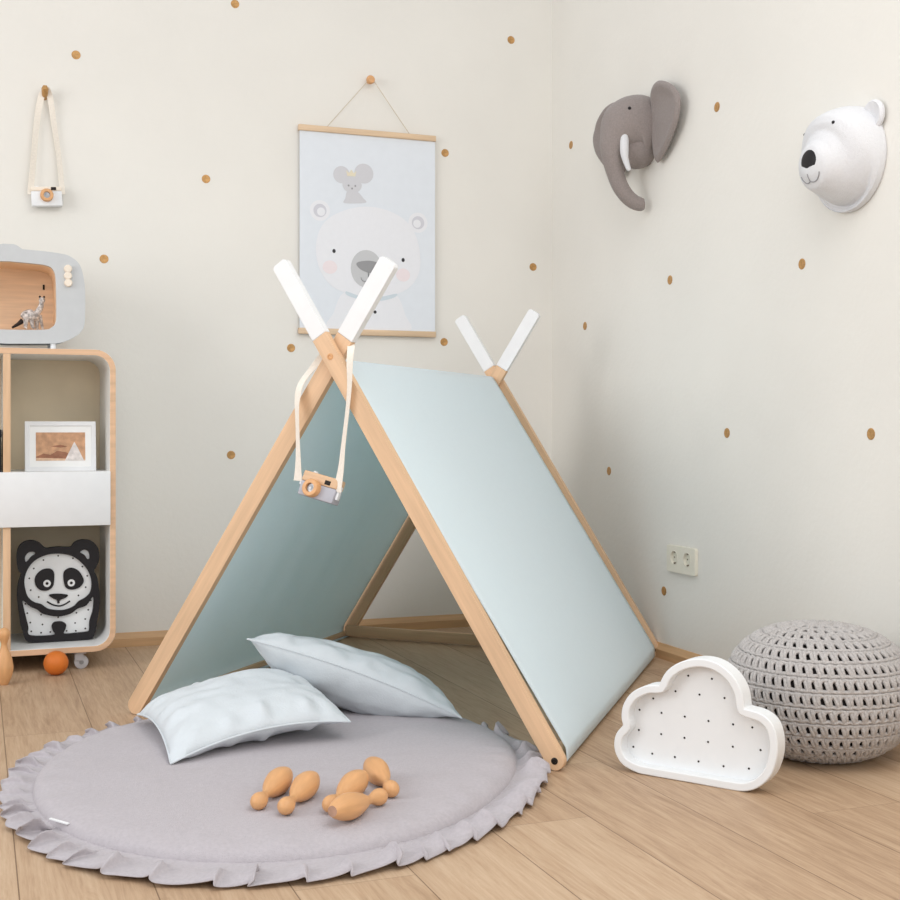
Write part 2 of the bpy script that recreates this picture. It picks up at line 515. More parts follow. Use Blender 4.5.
def rrect(x0, x1, z0, z1, r, n=8):
    out = []
    for cx_, cz_, a in ((x1 - r, z1 - r, 0), (x0 + r, z1 - r, 90), (x0 + r, z0 + r, 180), (x1 - r, z0 + r, 270)):
        for k in range(n + 1):
            t = math.radians(a + 90.0 * k / n)
            out.append((cx_ + r * math.cos(t), cz_ + r * math.sin(t)))
    return out


T = 0.018
bm = bmesh.new()
prism(bm, rrect(X0, X1, Z0, Z1, 0.062), [rrect(X0 + T, X1 - T, Z0 + T, Z1 - T, 0.045)], 0.0, CD)
bm.normal_update()
for f in bm.faces:
    f.material_index = 1 if abs(f.normal.y) > 0.9 else 0
bmesh.ops.recalc_face_normals(bm, faces=bm.faces[:])
finish('carcass', bm, [M['laminate'], M['ply']], cab, bevel=0.0015)
bm = bmesh.new()
prism(bm, rrect(X0 + 0.004, X1 - 0.004, Z0 + 0.004, Z1 - 0.004, 0.058), [], CD - 0.012, CD - 0.004)
finish('back_panel', bm, M['back_panel'], cab)
ZS = 0.594                      # top of the shelf over the drawer
for z in (ZS, 0.453):
    bm = bmesh.new()
    box(bm, (X0 + T, 0.012, z - 0.016), (X1 - T, CD - 0.012, z), 0.001)
    finish('shelf', bm, M['laminate'], cab)
for z0_, z1_ in ((ZS, Z1 - T), (Z0 + T, 0.437)):
    bm = bmesh.new()
    box(bm, (0.152, 0.0, z0_), (0.173, 0.012, z1_), 0.001)
    box(bm, (0.154, 0.010, z0_), (0.171, CD - 0.012, z1_), 0.0, 1)
    d = finish('divider', bm, [M['beech_z'], M['laminate']], cab)
bm = bmesh.new()
box(bm, (X0 + T + 0.003, -0.008, 0.4335), (X1 - T + 0.0015, 0.009, ZS + 0.002), 0.002)
finish('drawer', bm, M['white_paint'], cab)
for sx, sy in ((0.375, 0.03), (-0.375, 0.03), (0.375, 0.29), (-0.375, 0.29)):
    bm = bmesh.new()
    box(bm, (sx - 0.014, sy - 0.014, 0.046), (sx + 0.014, sy + 0.014, 0.0525), 0.001)
    for s in (-1, 1):
        box(bm, (sx - 0.019, sy + s * 0.012 - 0.0015, 0.026), (sx + 0.006, sy + s * 0.012 + 0.0015, 0.049), 0.001)
    c = finish('caster', bm, M['grey_plastic'], cab)
    bm = bmesh.new()
    lathe(bm, [(0.0, -0.010), (0.015, -0.010), (0.0205, -0.008), (0.0205, 0.008), (0.015, 0.010), (0.0, 0.010)], 24, 0,
          Matrix.Translation((sx, sy, 0.0207)) @ Matrix.Rotation(PI / 2, 4, 'X'))
    lathe(bm, [(0.0, -0.0115), (0.007, -0.0115), (0.007, 0.0115), (0.0, 0.0115)], 14, 1, Matrix.Translation((sx, sy, 0.0207)) @ Matrix.Rotation(PI / 2, 4, 'X'))
    finish('wheel', bm, [M['grey_plastic'], M['metal']], c)

# dark box in the compartment left of the divider
bm = bmesh.new()
box(bm, (-0.16, 3.945, ZS), (0.072, 4.15, 0.705), 0.004)
box(bm, (-0.165, 3.94, 0.697), (0.074, 4.155, 0.722), 0.004)
tag(finish('storage_box', bm, M['black_paint']), 'dark box on the bookcase shelf left of the divider, cut by the photo edge', 'box')

# framed photo
fr = thing('picture_frame', 'white framed photo of a white peak on the bookcase shelf', 'picture frame', (0.246, 4.012, ZS))
W2, HH = 0.1045, 0.154
tilt = Matrix.Rotation(math.radians(-7), 4, 'X')
bm = bmesh.new()
prism(bm, [(-W2, 0), (W2, 0), (W2, HH), (-W2, HH)], [[(-W2 + 0.014, 0.014), (W2 - 0.014, 0.014), (W2 - 0.014, HH - 0.014), (-W2 + 0.014, HH - 0.014)]], 0.0, 0.016)
finish('frame', bm, M['white_paint'], fr, tilt, bevel=0.0015)
bm = bmesh.new()
box(bm, (-W2 + 0.006, 0.005, 0.006), (W2 - 0.006, 0.009, HH - 0.006))
finish('mount', bm, M['laminate'], fr, tilt)
pw, p0, p1 = 0.0725, 0.033, 0.120
bm = bmesh.new()


def flat(bm, loop, y, mi):
    f = bm.faces.new([bm.verts.new((x, y, z)) for x, z in loop])
    f.material_index = mi
    f.normal_update()


def plate(bm, loop, y, mi, t=0.0004):
    prism(bm, loop, [], y, y + t, mi)


plate(bm, [(-pw, p0), (pw, p0), (pw, p1), (-pw, p1)], 0.0044, 0)
plate(bm, [(-pw, p0 + 0.012), (-0.05, p0 + 0.022), (-0.03, p0 + 0.018), (-0.01, p0 + 0.03), (0.015, p0 + 0.026), (0.03, p0 + 0.018), (0.03, p0 + 0.004), (-pw, p0 + 0.002)], 0.0040, 1)
plate(bm, [(-0.03, p0 + 0.044), (0.0, p0 + 0.049), (0.02, p0 + 0.043), (0.0, p0 + 0.040)], 0.0040, 1)
plate(bm, [(-pw, p0), (pw, p0), (pw, p0 + 0.004), (-pw, p0 + 0.009)], 0.0037, 3)
plate(bm, [(0.012, p0), (0.04, p0 + 0.058), (0.05, p0 + 0.04), (pw - 0.004, p0)], 0.0034, 2)
finish('photo', bm, [M['photo_sky'], M['photo_rock'], M['photo_peak'], M['photo_light']], fr, tilt)
bm = bmesh.new()
box(bm, (-0.02, 0.016, 0.02), (0.02, 0.018, 0.11))
finish('easel_back', bm, M['laminate'], fr, Matrix.Translation((0, 0.055, 0)) @ Matrix.Rotation(math.radians(20), 4, 'X') @ Matrix.Translation((0, 0, -0.014)))

# panda lamp
pl = thing('panda_lamp', 'black and white wooden panda lamp in the bottom compartment of the bookcase', 'lamp', PANDA_POS)
P = {k: (v if k in ('dots', 'eyes', 'mouth') else smooth_loop(v, 4)) for k, v in PANDA.items()}
zmin = min(z for x, z in P['outer'])
for k in P:
    P[k] = [(x * 0.985, (z - zmin) * 0.985) for x, z in P[k]]
bm = bmesh.new()
prism(bm, P['outer'], [P['head'], P['body'], P['earl'], P['earr']], 0.0, 0.026)
finish('frame', bm, M['black_paint'], pl, bevel=0.0015)
bm = bmesh.new()
prism(bm, offset(P['outer'], 0.002), [], 0.020, 0.032)
finish('back_plate', bm, M['black_paint'], pl)
for nm, lp in (('face', 'head'), ('body', 'body'), ('inner_ear', 'earl'), ('inner_ear', 'earr')):
    bm = bmesh.new()
    prism(bm, offset(P[lp], -0.002), [], 0.011, 0.0205)
    if lp in ('head', 'body'):
        for i, d in enumerate(P['dots']):
            if (i < 11) == (lp == 'head'):
                prism(bm, disc(d, 0.0026, 10), [], 0.0104, 0.0112, 1)
    finish(nm, bm, [M['white_lamp'], M['dark']], pl)
for k in ('patl', 'patr'):
    bm = bmesh.new()
    prism(bm, P[k], [], 0.006, 0.0112)
    o = finish('eye_patch', bm, M['black_paint'], pl, bevel=0.001)
    e = P['eyes'][0 if k == 'patl' else 1]
    bm = bmesh.new()
    prism(bm, disc(e, 0.011, 18), [], 0.0045, 0.0062, 0)
    prism(bm, disc(e, 0.0045, 12), [], 0.0038, 0.0047, 1)
    finish('eye', bm, [M['white_lamp'], M['dark']], o)
bm = bmesh.new()
prism(bm, P['nose'], [], 0.006, 0.0112)
finish('nose', bm, M['black_paint'], pl, bevel=0.001)
bm = bmesh.new()
mo = smooth_open([Vector(p) for p in P['mouth']], 5)
tube(bm, [(x, 0.010, z) for x, z in mo], 0.0024, 8)
finish('mouth', bm, M['black_paint'], pl)

# ============================================================ TOY TELEVISION
tvb = 0.9625
tv = thing('toy_television', 'grey wooden toy television standing on top of the bookcase', 'toy television', (TV_POS[0], TV_POS[1], tvb))


def mirror(pts, x0=0.0):
    return pts + [(2 * x0 - x, z) for x, z in reversed(pts)][1:-1] if abs(pts[0][0] - x0) < 1e-4 else pts + [(2 * x0 - x, z) for x, z in reversed(pts)]


out_ = [(x, z - tvb) for x, z in TV['outer']]
hol_ = [(x, z - tvb) for x, z in TV['hole']]
so = smooth_open(out_, 4)
so = so + [(-x, z) for x, z in reversed(so)][1:-1]
sh = smooth_open(hol_, 4)
hl = [(-x - 0.0, z) for x, z in reversed(sh)]
hl = [(max(x, -9) + 0.0, z) for x, z in hl][1:-1]
sh = sh + hl
bm = bmesh.new()
prism(bm, so, [sh], 0.0, 0.014)
finish('front_panel', bm, M['grey_paint'], tv, bevel=0.002)
bm = bmesh.new()
prism(bm, offset(sh, -0.012), [offset(sh, -0.001)], 0.013, 0.19)
prism(bm, offset(sh, -0.011), [], 0.185, 0.197)
s_ = TV['slot'][0]
box(bm, (s_[0] - 0.003, 0.183, s_[1] - tvb + 0.010), (s_[0] + 0.003, 0.1855, s_[1] - tvb + 0.026), 0.0, 1)
finish('inner_box', bm, [M['tvwood'], M['dark']], tv)
bm = bmesh.new()
prism(bm, offset(so, 0.006), [offset(so, 0.014)], 0.012, 0.185)
finish('shell', bm, M['grey_paint'], tv)
for x, z in TV['knobs']:
    bm = bmesh.new()
    lathe(bm, [(0.0, 0.0), (0.012, 0.0), (0.012, 0.010), (0.010, 0.013), (0, 0.0135)], 18, 0, Matrix.Translation((x, 0.001, z - tvb)) @ Matrix.Rotation(PI / 2, 4, 'X'))
    finish('knob', bm, M['cream_paint'], tv)
lx = TV['leg'][0][0]
for x in (lx, -lx):
    for y in (0.012, 0.165):
        bm = bmesh.new()
        tube(bm, [(x, y, 0.0), (x, y, 0.028)], [0.0085, 0.0085], 14)
        finish('leg', bm, M['white_paint'], tv)

# animal figurine inside the television
zf = 1.024 + 0.0
fz = thing('animal_figurine', 'small grey and white animal figurine with a dark tail inside the toy television', 'figurine', (0.19, 4.0, zf))


def fp(p, y=0.0):
    return (p[0] - 0.19, y, max(0.002, (p[1] - 1.019)))


bm = bmesh.new()
sp = FIG['sp']
pts = [fp(p) for p in sp]
pp = smooth_open([Vector(p) for p in pts], 4)
n = len(pp)
rad = []
for i in range(n):
    t = i / (n - 1)
    rad.append(0.007 + 0.0125 * math.sin(min(1, t * 1.6) * PI) ** 0.7 if t < 0.55 else 0.0095 - 0.006 * (t - 0.55))
tube(bm, pp, rad, 10)
hp = Vector(pts[-1])
lathe(bm, [(0, -0.010), (0.006, -0.0085), (0.0095, -0.002), (0.0095, 0.003), (0.006, 0.0085), (0, 0.010)], 12, 0, Matrix.Translation(hp))
lathe(bm, [(0, -0.004), (0.0038, -0.002), (0.003, 0.006), (0, 0.008)], 8, 0, Matrix.Translation(hp + Vector((0.003, -0.006, -0.003))) @ Matrix.Rotation(PI / 2, 4, 'X'))
lg = FIG['legs']
for i in range(0, 8, 2):
    a, b = fp(lg[i], (-0.007, -0.006, 0.007, 0.006)[i // 2]), fp(lg[i + 1], (-0.009, -0.008, 0.009, 0.008)[i // 2])
    tube(bm, [a, ((a[0] + b[0]) / 2, a[1], (a[2] + b[2]) / 2), b, (b[0] + 0.005, b[1], 0.002)], [0.0085, 0.0066, 0.005, 0.0035], 8)
M['fig'] = mat('figurine_paint', (206, 199, 195), 0.6, 0.36, 110)
finish('body', bm, M['fig'], fz)
bm = bmesh.new()
tp = [fp(p, 0.004) for p in FIG['tail']]
tube(bm, smooth_open([Vector(p) for p in tp], 4), [0.0085 - 0.0007 * i for i in range(9)], 8)
tag(finish('tail', bm, M['dark'], fz), 'dark tail', None)
for s in (-1, 1):
    bm = bmesh.new()
    lathe(bm, [(0, 0), (0.003, 0.001), (0.003, 0.005), (0, 0.0075)], 8, 0, Matrix.Translation(hp + Vector((s * 0.006, 0, 0.007))))
    finish('ear', bm, M['dark'], fz)

# ============================================================ STICKERS
ST_BACK = [((0.8347, 2.1823), 'cut by the top of the photo'),
           ((0.3103, 1.9518), 'above right of the hanging toy camera'),
           ((0.7355, 1.5746), 'between the hanging toy camera and poster'),
           ((0.3993, 1.2860), 'just right of the toy television'),
           ((1.8666, 2.1722), 'high up near the room corner'),
           ((1.6043, 1.7310), 'beside the upper right poster edge'),
           ((1.9565, 1.3311), 'above the rear tent tips'),
           ((1.6004, 1.0411), 'beside the bottom right poster corner'),
           ((1.0308, 1.0060), 'left of the crossed tent legs'),
           ((0.8210, 0.6343), 'between the bookcase and the tent')]
ST_RIGHT = [((3.1646, 1.6671), 'between the elephant and polar bear heads'),
            ((4.1286, 1.7605), 'left of the elephant head by the corner'),
            ((3.4307, 1.1896), 'below the elephant head and to its right'),
            ((2.7602, 1.1567), 'below the polar bear head'),
            ((4.0161, 1.0910), 'just right of the rear tent tips'),
            ((3.1123, 0.7113), 'high above the wall socket'),
            ((3.8349, 0.5793), 'halfway down the rear tent leg'),
            ((2.4883, 0.7103), 'above the knitted pouf'),
            ((3.4673, 0.2116), 'below and left of the wall socket')]


def sticker(mtx, label):
    bm = bmesh.new()
    lathe(bm, [(0.0, 0.0), (0.0145, 0.0), (0.0145, 0.0008), (0.0115, 0.0016), (0.0105, 0.0012), (0, 0.0013)], 24)
    tag(finish('wall_sticker', bm, M['gold'], None, mtx), label, 'wall sticker', 'round gold stickers on the walls')


for (a, z), lb in ST_BACK:
    sticker(Matrix.Translation((a, WV, z)) @ Matrix.Rotation(PI / 2, 4, 'X'), 'gold dot sticker on the back wall, ' + lb)
for (a, z), lb in ST_RIGHT:
    sticker(Matrix.Translation((WU, a, z)) @ Matrix.Rotation(-PI / 2, 4, 'Y'), 'gold dot sticker on the right wall, ' + lb)

# ============================================================ POSTER
pu, pz = 1.334, 1.434
po = thing('poster', 'pale blue bear poster hung between two wooden slats on the back wall', 'poster', (1.3127, WV - 0.0135, 1.4226))
po.scale = (0.985, 1, 0.985)
bm = bmesh.new()


def A(x, z):
    return (x - pu, z - pz)


def artp(loop, y, mi):
    plate(bm, [A(*p) for p in loop], y, mi, 0.0003)


box(bm, (-0.2585, -0.0005, -0.362), (0.2515, 0.0008, 0.357))
hd = smooth_loop([(1.335, 1.527), (1.43, 1.508), (1.495, 1.46), (1.525, 1.38), (1.52, 1.29), (1.46, 1.225), (1.335, 1.20), (1.21, 1.225), (1.15, 1.29), (1.135, 1.38), (1.165, 1.46), (1.24, 1.508)], 5)
bd = smooth_loop([(1.24, 1.215), (1.335, 1.20), (1.43, 1.215), (1.47, 1.14), (1.475, 1.079), (1.19, 1.079), (1.20, 1.14)], 4)
y = -0.0009
for c in ((1.1494, 1.502), (1.5191, 1.480)):
    artp(disc(c, 0.037, 20), y + 0.0001, 1)
    artp(disc(c, 0.024, 20), y - 0.0003, 2)
    artp(disc((c[0] + (0.004 if c[0] < 1.3 else -0.004), c[1] - 0.004), 0.015, 16), y - 0.0006, 1)
artp(bd, y - 0.0002, 1)
artp(hd, y - 0.0005, 1)
artp(disc((1.322, 1.302), 0.059, 28, 0.068), y - 0.001, 3)
artp(smooth_loop([(1.285, 1.322), (1.333, 1.332), (1.378, 1.320), (1.365, 1.298), (1.333, 1.288), (1.298, 1.300)], 4), y - 0.0014, 4)
for c in ((1.2009, 1.3602), (1.4611, 1.3405)):
    artp(disc(c, 0.0062, 12, 0.0075), y - 0.001, 5)
for c in ((1.186, 1.302), (1.4611, 1.2858)):
    artp(disc(c, 0.027, 20, 0.024), y - 0.001, 6)
artp(smooth_loop([(1.246, 1.218), (1.29, 1.205), (1.335, 1.201), (1.385, 1.205), (1.436, 1.217), (1.43, 1.204), (1.385, 1.190), (1.335, 1.187), (1.29, 1.192), (1.25, 1.204)], 3), y - 0.001, 7)
artp(disc((1.3542, 1.1472), 0.006, 10), y - 0.001, 5)
for c, r in (((1.229, 1.635), 0.031), ((1.312, 1.645), 0.036)):
    artp(disc(c, r, 22), y - 0.0002, 8)
artp(disc((1.268, 1.602), 0.036, 22, 0.031), y - 0.0005, 8)
artp(smooth_loop([(1.252, 1.58), (1.285, 1.58), (1.31, 1.556), (1.318, 1.540), (1.24, 1.534), (1.243, 1.552)], 4), y - 0.0003, 8)
artp([(1.25, 1.632), (1.246, 1.652), (1.257, 1.643), (1.265, 1.656), (1.274, 1.643), (1.284, 1.652), (1.28, 1.632)], y - 0.0008, 9)
for c in ((1.255, 1.598), (1.280, 1.598), (1.268, 1.588)):
    artp(disc(c, 0.0035, 10), y - 0.0009, 4)
for s in (-1, 1):
    pass
finish('paper', bm, [M['paper'], M['art_bear'], M['art_ear'], M['art_grey'], M['art_dark'], M['art_black'], M['art_pink'], M['art_blue'], M['art_mouse'], M['art_gold']], po, flat=True)
bm = bmesh.new()
for s in (-1, 1):
    arc = [(A(1.329, 1.289)[0], A(1.329, 1.289)[1])] + [(A(1.329 + s * 0.014 * (1 - math.cos(t)), 0)[0], A(0, 1.270 - 0.014 * math.sin(t))[1]) for t in [k * PI / 8 for k in range(9)]]
    tube(bm, [(x, -0.0028, z) for x, z in arc], 0.0013, 6)
finish('printed_mouth', bm, M['art_dark'], po)
for z in (0.358, -0.362):
    bm = bmesh.new()
    box(bm, (-0.2635, -0.009, z - 0.0105), (0.2535, 0.009, z + 0.0105), 0.003)
    finish('slat', bm, M['poster_wood'], po)
bm = bmesh.new()
kz = 1.981 - pz
tube(bm, [(-0.159, -0.004, 0.368), (-0.010, -0.015, kz - 0.004), (-0.0075, -0.015, kz + 0.010), (0.0, -0.015, kz + 0.0125), (0.006, -0.015, kz + 0.004), (0.150, -0.004, 0.368)], 0.0012, 6)
finish('hanging_cord', bm, M['cord'], po)
bm = bmesh.new()
lathe(bm, [(0.0, 0.0), (0.006, 0.0), (0.006, 0.022), (0.0145, 0.025), (0.0155, 0.034), (0.012, 0.04), (0, 0.042)], 20)
tag(finish('wall_hook', bm, M['pin'], None, Matrix.Translation((1.3112, WV, 1.9613)) @ Matrix.Rotation(PI / 2, 4, 'X')), 'round wooden wall knob that the poster cord hangs from', 'wall hook')

# ============================================================ TOY CAMERAS


def camera_body(root, mtx, wdt, hgt, dep, lower, upper, band, lens_at, lens_r, finder):
    """camera in local frame: x right, z up, -y front"""
    bm = bmesh.new()
    box(bm, (-wdt / 2, 0, -hgt / 2), (wdt / 2, dep, hgt / 2 - band), 0.003)
    finish('body', bm, lower, root, mtx)
    bm = bmesh.new()
    box(bm, (-wdt / 2, -0.001, hgt / 2 - band), (wdt / 2, dep + 0.001, hgt / 2), 0.003)
    finish('top_plate', bm, upper, root, mtx)
    bm = bmesh.new()
    lathe(bm, [(0, 0), (lens_r, 0), (lens_r, 0.014), (lens_r * 0.9, 0.017), (lens_r * 0.52, 0.017), (lens_r * 0.48, 0.010), (0, 0.010)], 26)
    l = finish('lens', bm, M['pin'], root, mtx @ Matrix.Translation((lens_at[0], 0.0, lens_at[1])) @ Matrix.Rotation(PI / 2, 4, 'X'))
    bm = bmesh.new()
    lathe(bm, [(0, 0.0095), (lens_r * 0.46, 0.0095), (lens_r * 0.46, 0.0112), (lens_r * 0.2, 0.0114), (0, 0.013)], 18)
    finish('lens_center', bm, M['metal'], l)
    bm = bmesh.new()
    fx, fz_, fw, fh = finder
    box(bm, (fx - fw / 2, -0.0022, fz_ - fh / 2), (fx + fw / 2, 0.002, fz_ + fh / 2), 0.0006)
    finish('viewfinder', bm, M['dark'], root, mtx)
    bm = bmesh.new()
    lathe(bm, [(0, 0), (0.006, 0), (0.006, 0.004), (0, 0.0045)], 16)
    finish('shutter_button', bm, M['white_paint'], root, mtx @ Matrix.Translation((-wdt * 0.28, dep * 0.5, hgt / 2)))


# hanging on the wall
wc = thing('toy_camera', 'white wooden toy camera hanging by its strap on the back wall above the toy television', 'toy camera', (0.2170, WV - 0.038, 1.4747))
mc = Matrix.Rotation(math.radians(-4), 4, 'Y')
camera_body(wc, Matrix.Translation((0, -0.004, 0)) @ mc, 0.095, 0.062, 0.034, M['white_paint'], M['cream_paint'], 0.014, (-0.0005, 0.002), 0.0205, (0.022, 0.024, 0.016, 0.010))
for pts, wd in (([(-0.049, 0.012, 0.005), (-0.048, 0.014, 0.03), (-0.040, 0.018, 0.12), (-0.030, 0.02, 0.24), (-0.018, 0.016, 0.318), (-0.006, 0.008, 0.343), (0.002, 0.004, 0.349)], 0.020),
                ([(0.049, 0.012, 0.012), (0.047, 0.016, 0.04), (0.038, 0.022, 0.14), (0.022, 0.022, 0.25), (0.012, 0.016, 0.318), (0.004, 0.008, 0.343), (-0.002, 0.003, 0.3505)], 0.019)):
    bm = bmesh.new()
    q = smooth_open([Vector(p) for p in pts], 6)
    ribbon(bm, q, wd, 0.0012, lambda i, k=len(q): (1, 0.5 * math.sin(5.0 * i / k), 0))
    finish('strap', bm, M['strap'], wc)
bm = bmesh.new()
tube(bm, [(0, 0.0, 0.0), (0, -0.02, -0.001), (0, -0.034, 0.004), (0, -0.041, 0.016), (0, -0.043, 0.026)], [0.009, 0.009, 0.010, 0.011, 0.006], 14)
lathe(bm, [(0, 0.0), (0.012, 0.0), (0.012, 0.004), (0, 0.005)], 18, 0, Matrix.Rotation(PI / 2, 4, 'X') @ Matrix.Translation((0, 0, 0)))
tag(finish('wall_hook', bm, M['gold'], None, Matrix.Translation((0.2111, WV, 1.8054))), 'small golden wall peg holding the strap of the white toy camera', 'wall hook')

# ============================================================ TENT
FL, FR = Vector((0.3628, 3.2647, 0)), Vector((1.1581, 2.4117, 0))
BL, BR = Vector((1.2290, 4.2360, 0)), Vector((2.0130, 3.4960, 0))
tc_ = (FL + FR + BL + BR) / 4
tent = thing('play_tent', 'A-frame play tent of beech legs with white tips and pale mint cotton cover', 'tent', tuple(tc_))
ZUP = Vector((0, 0, 1))


def frame_axes(a, b):
    e = (b - a).normalized()
    return e, Vector((e.y, -e.x, 0))       # along, towards the camera


eF, nF = frame_axes(FL, FR)
eB, nB = frame_axes(BL, BR)
LEG_W, LEG_T = 0.041, 0.019


def tent_leg(foot, top, nrm, zwhite, bolt, wd=LEG_W):
    ax = (top - foot)
    Ltot = ax.length
    az = ax.normalized()
    ay = -nrm
    axx = ay.cross(az).normalized()
    o = foot - tc_
    mtx = axes(o, axx, ay, az)
    Lw = (zwhite - foot.z) / az.z
    h = wd / 2
    lo = [(h * math.cos(t), h * math.sin(t)) for t in [PI + PI * k / 12 for k in range(13)]]
    bm = bmesh.new()
    prism(bm, lo + [(h, Lw), (-h, Lw)], [], -LEG_T / 2, LEG_T / 2)
    leg = finish('leg', bm, M['beech_z'], tent, mtx, bevel=0.002)
    bm = bmesh.new()
    h2 = h + 0.0006
    prism(bm, [(-h2, Lw), (h2, Lw), (h2, Ltot - 0.006), (h2 - 0.006, Ltot), (-h2 + 0.006, Ltot), (-h2, Ltot - 0.006)], [], -LEG_T / 2 - 0.0006, LEG_T / 2 + 0.0006)
    tag(finish('painted_tip', bm, M['white_paint'], leg, bevel=0.002), 'white painted leg tip', None)
    for zb, on in bolt:
        bm = bmesh.new()
        lathe(bm, [(0, -0.002), (0.0075, -0.002), (0.0075, 0.0012), (0.0045, 0.0022), (0.004, 0.0008), (0, 0.0008)], 18, 0)
        finish('bolt', bm, M['dark_metal'] if on else M['pin'], leg, Matrix.Translation((0, -LEG_T / 2, zb)) @ Matrix.Rotation(PI / 2, 4, 'X'))
    return leg


def P2(a, e, n, s, z, off):
    return a + e * s + n * off + ZUP * z


lF = (FR - FL).length
lB = (BR - BL).length
tent_leg(P2(FL, eF, nF, lF, 0.0215, 0.0105), P2(FL, eF, nF, 0.469, 1.1134, 0.0105), nF, 0.9365, [(0.0, True), (1.0295, False)])
tent_leg(P2(FL, eF, nF, 0.021, 0.0235, -0.0105), P2(FL, eF, nF, 0.7535, 1.1058, -0.0105), nF, 0.9345, [], 0.045)
tent_leg(P2(BL, eB, nB, 0.0, 0.0215, 0.0105), P2(BL, eB, nB, 0.688, 1.1089, 0.0105), nB, 0.925, [(0.0, True)])
tent_leg(P2(BL, eB, nB, lB, 0.0215, -0.0105), P2(BL, eB, nB, 0.412, 1.0999, -0.0105), nB, 0.925, [(0.0, True)])


def board(name, a, b, z0_, z1_, th, m, round_=0.004):
    d = (b - a)
    L_ = d.length
    x = d.normalized()
    mtx = axes((a + b) / 2 - tc_, x, Vector((-x.y, x.x, 0)), ZUP)
    bm = bmesh.new()
    box(bm, (-L_ / 2, -th / 2, z0_), (L_ / 2, th / 2, z1_), round_)
    finish(name, bm, m, tent, mtx)


board('rear_rail', BL + nB * 0.032 - eB * 0.0, BR + nB * 0.032 - eB * 0.02, 0.004, 0.041, 0.018, M['beech_x'])
sl = (BL - FL).normalized()
sr = (BR - FR).normalized()
board('side_rail', FL + sl * 0.060 + eF * 0.026, BL - sl * 0.012 - eF * 0.003, 0.005, 0.022, 0.012, M['beech_x'])
board('side_rail', FR + sr * 0.022 - eF * 0.006, BR - sr * 0.022 - eB * 0.006, 0.006, 0.040, 0.016, M['beech_x'])
# ridge pole
rf = P2(FL, eF, nF, 0.606, 0.872, -0.018)
rb = P2(BL, eB, nB, 0.5375, 0.884, 0.018)
bm = bmesh.new()
tube(bm, [rf - tc_, rb - tc_], 0.011, 16)
finish('ridge_pole', bm, M['beech_y'], tent)
# cover: one sheet over the ridge pole, wrapped round the side rails


def section(a, e, n, s0, s1, sr_, zr, off, offl, offr):
    """2D outline (s, z) of the cover from the left rail over the ridge to the right rail"""
    pts = [(s0 + 0.013, 0.004), (s0 - 0.004, 0.0035), (s0 - 0.011, 0.014), (s0 - 0.010, 0.034)]
    L_ = (s0 - 0.008, 0.042)
    R_ = (s1 + 0.008, 0.042)
    tl = (sr_ - 0.012, zr + 0.004)
    tr = (sr_ + 0.012, zr + 0.004)
    NN = 44
    for k in range(NN):
        t = k / (NN - 1)
        pts.append((L_[0] + (tl[0] - L_[0]) * t, L_[1] + (tl[1] - L_[1]) * t))
    pts += [(sr_ - 0.007, zr + 0.0105), (sr_, zr + 0.0128), (sr_ + 0.007, zr + 0.0105)]
    for k in range(NN):
        t = k / (NN - 1)
        pts.append((tr[0] + (R_[0] - tr[0]) * t, tr[1] + (R_[1] - tr[1]) * t))
    pts += [(s1 + 0.010, 0.034), (s1 + 0.011, 0.014), (s1 + 0.004, 0.0035), (s1 - 0.013, 0.004)]
    out = []
    for i, (s, z) in enumerate(pts):
        u = z / zr
        o = offl + (off - offl) * min(1, max(0, u)) if i < len(pts) / 2 else offr + (off - offr) * min(1, max(0, u))
        out.append(a + e * s + n * o + ZUP * z)
    return out


cf = section(FL, eF, nF, 0.030, lF, 0.606, 0.872, -0.024, -0.062, -0.024)
cb = section(BL, eB, nB, 0.0, lB + 0.006, 0.5375, 0.884, 0.026, 0.03, 0.052)
bm = bmesh.new()
ND = 48
grid = []
m_ = len(cf)
for i in range(m_):
    row = []
    for j in range(ND + 1):
        t = j / ND
        p = cf[i].lerp(cb[i], t)
        u = i / (m_ - 1)
        if 4 < i < m_ - 5:
            loc = (i - 4) / 44.0 if i < m_ / 2 else (m_ - 5 - i) / 44.0   # 0 at rail, 1 at ridge
            env = max(0.0, math.sin(min(1, max(0, loc)) * PI)) * math.sin(PI * min(1, 0.03 + t * 0.97))
            side = -1 if i < m_ / 2 else 1
            low = max(0.0, 1 - loc) ** 1.5
            wv = 0.0035 * env * noise.noise(Vector((t * 4 + side * 9, loc * 2.2, 0)))
            wv += 0.003 * env * (0.3 + low) * (1.9 if side < 0 else 0.2) * math.sin(t * 40 + 5 * loc + 2 * noise.noise(Vector((t * 5, loc, 3))))
            wv -= 0.008 * env
            p = p + (eF * side * 0.83 + ZUP * 0.56) * wv
        row.append(bm.verts.new(p - tc_))
    grid.append(row)
for i in range(m_ - 1):
    for j in range(ND):
        bm.faces.new((grid[i][j], grid[i + 1][j], grid[i + 1][j + 1], grid[i][j + 1]))
finish('cover', bm, M['fabric'], tent, solid=0.0018, angle=60)

# toy camera hanging in the tent opening
tq = lambda s, z, off: P2(FL, eF, nF, s + 0.45 * off, z, off)
cc = tq(0.573, 0.590, 0.035)
hc = thing('toy_camera', 'grey and natural wood toy camera hanging by a cotton strap in the tent opening', 'toy camera', tuple(cc))
ex = (eF * math.cos(math.radians(13)) - ZUP * math.sin(math.radians(13)))
ez = (ZUP * math.cos(math.radians(13)) + eF * math.sin(math.radians(13)))
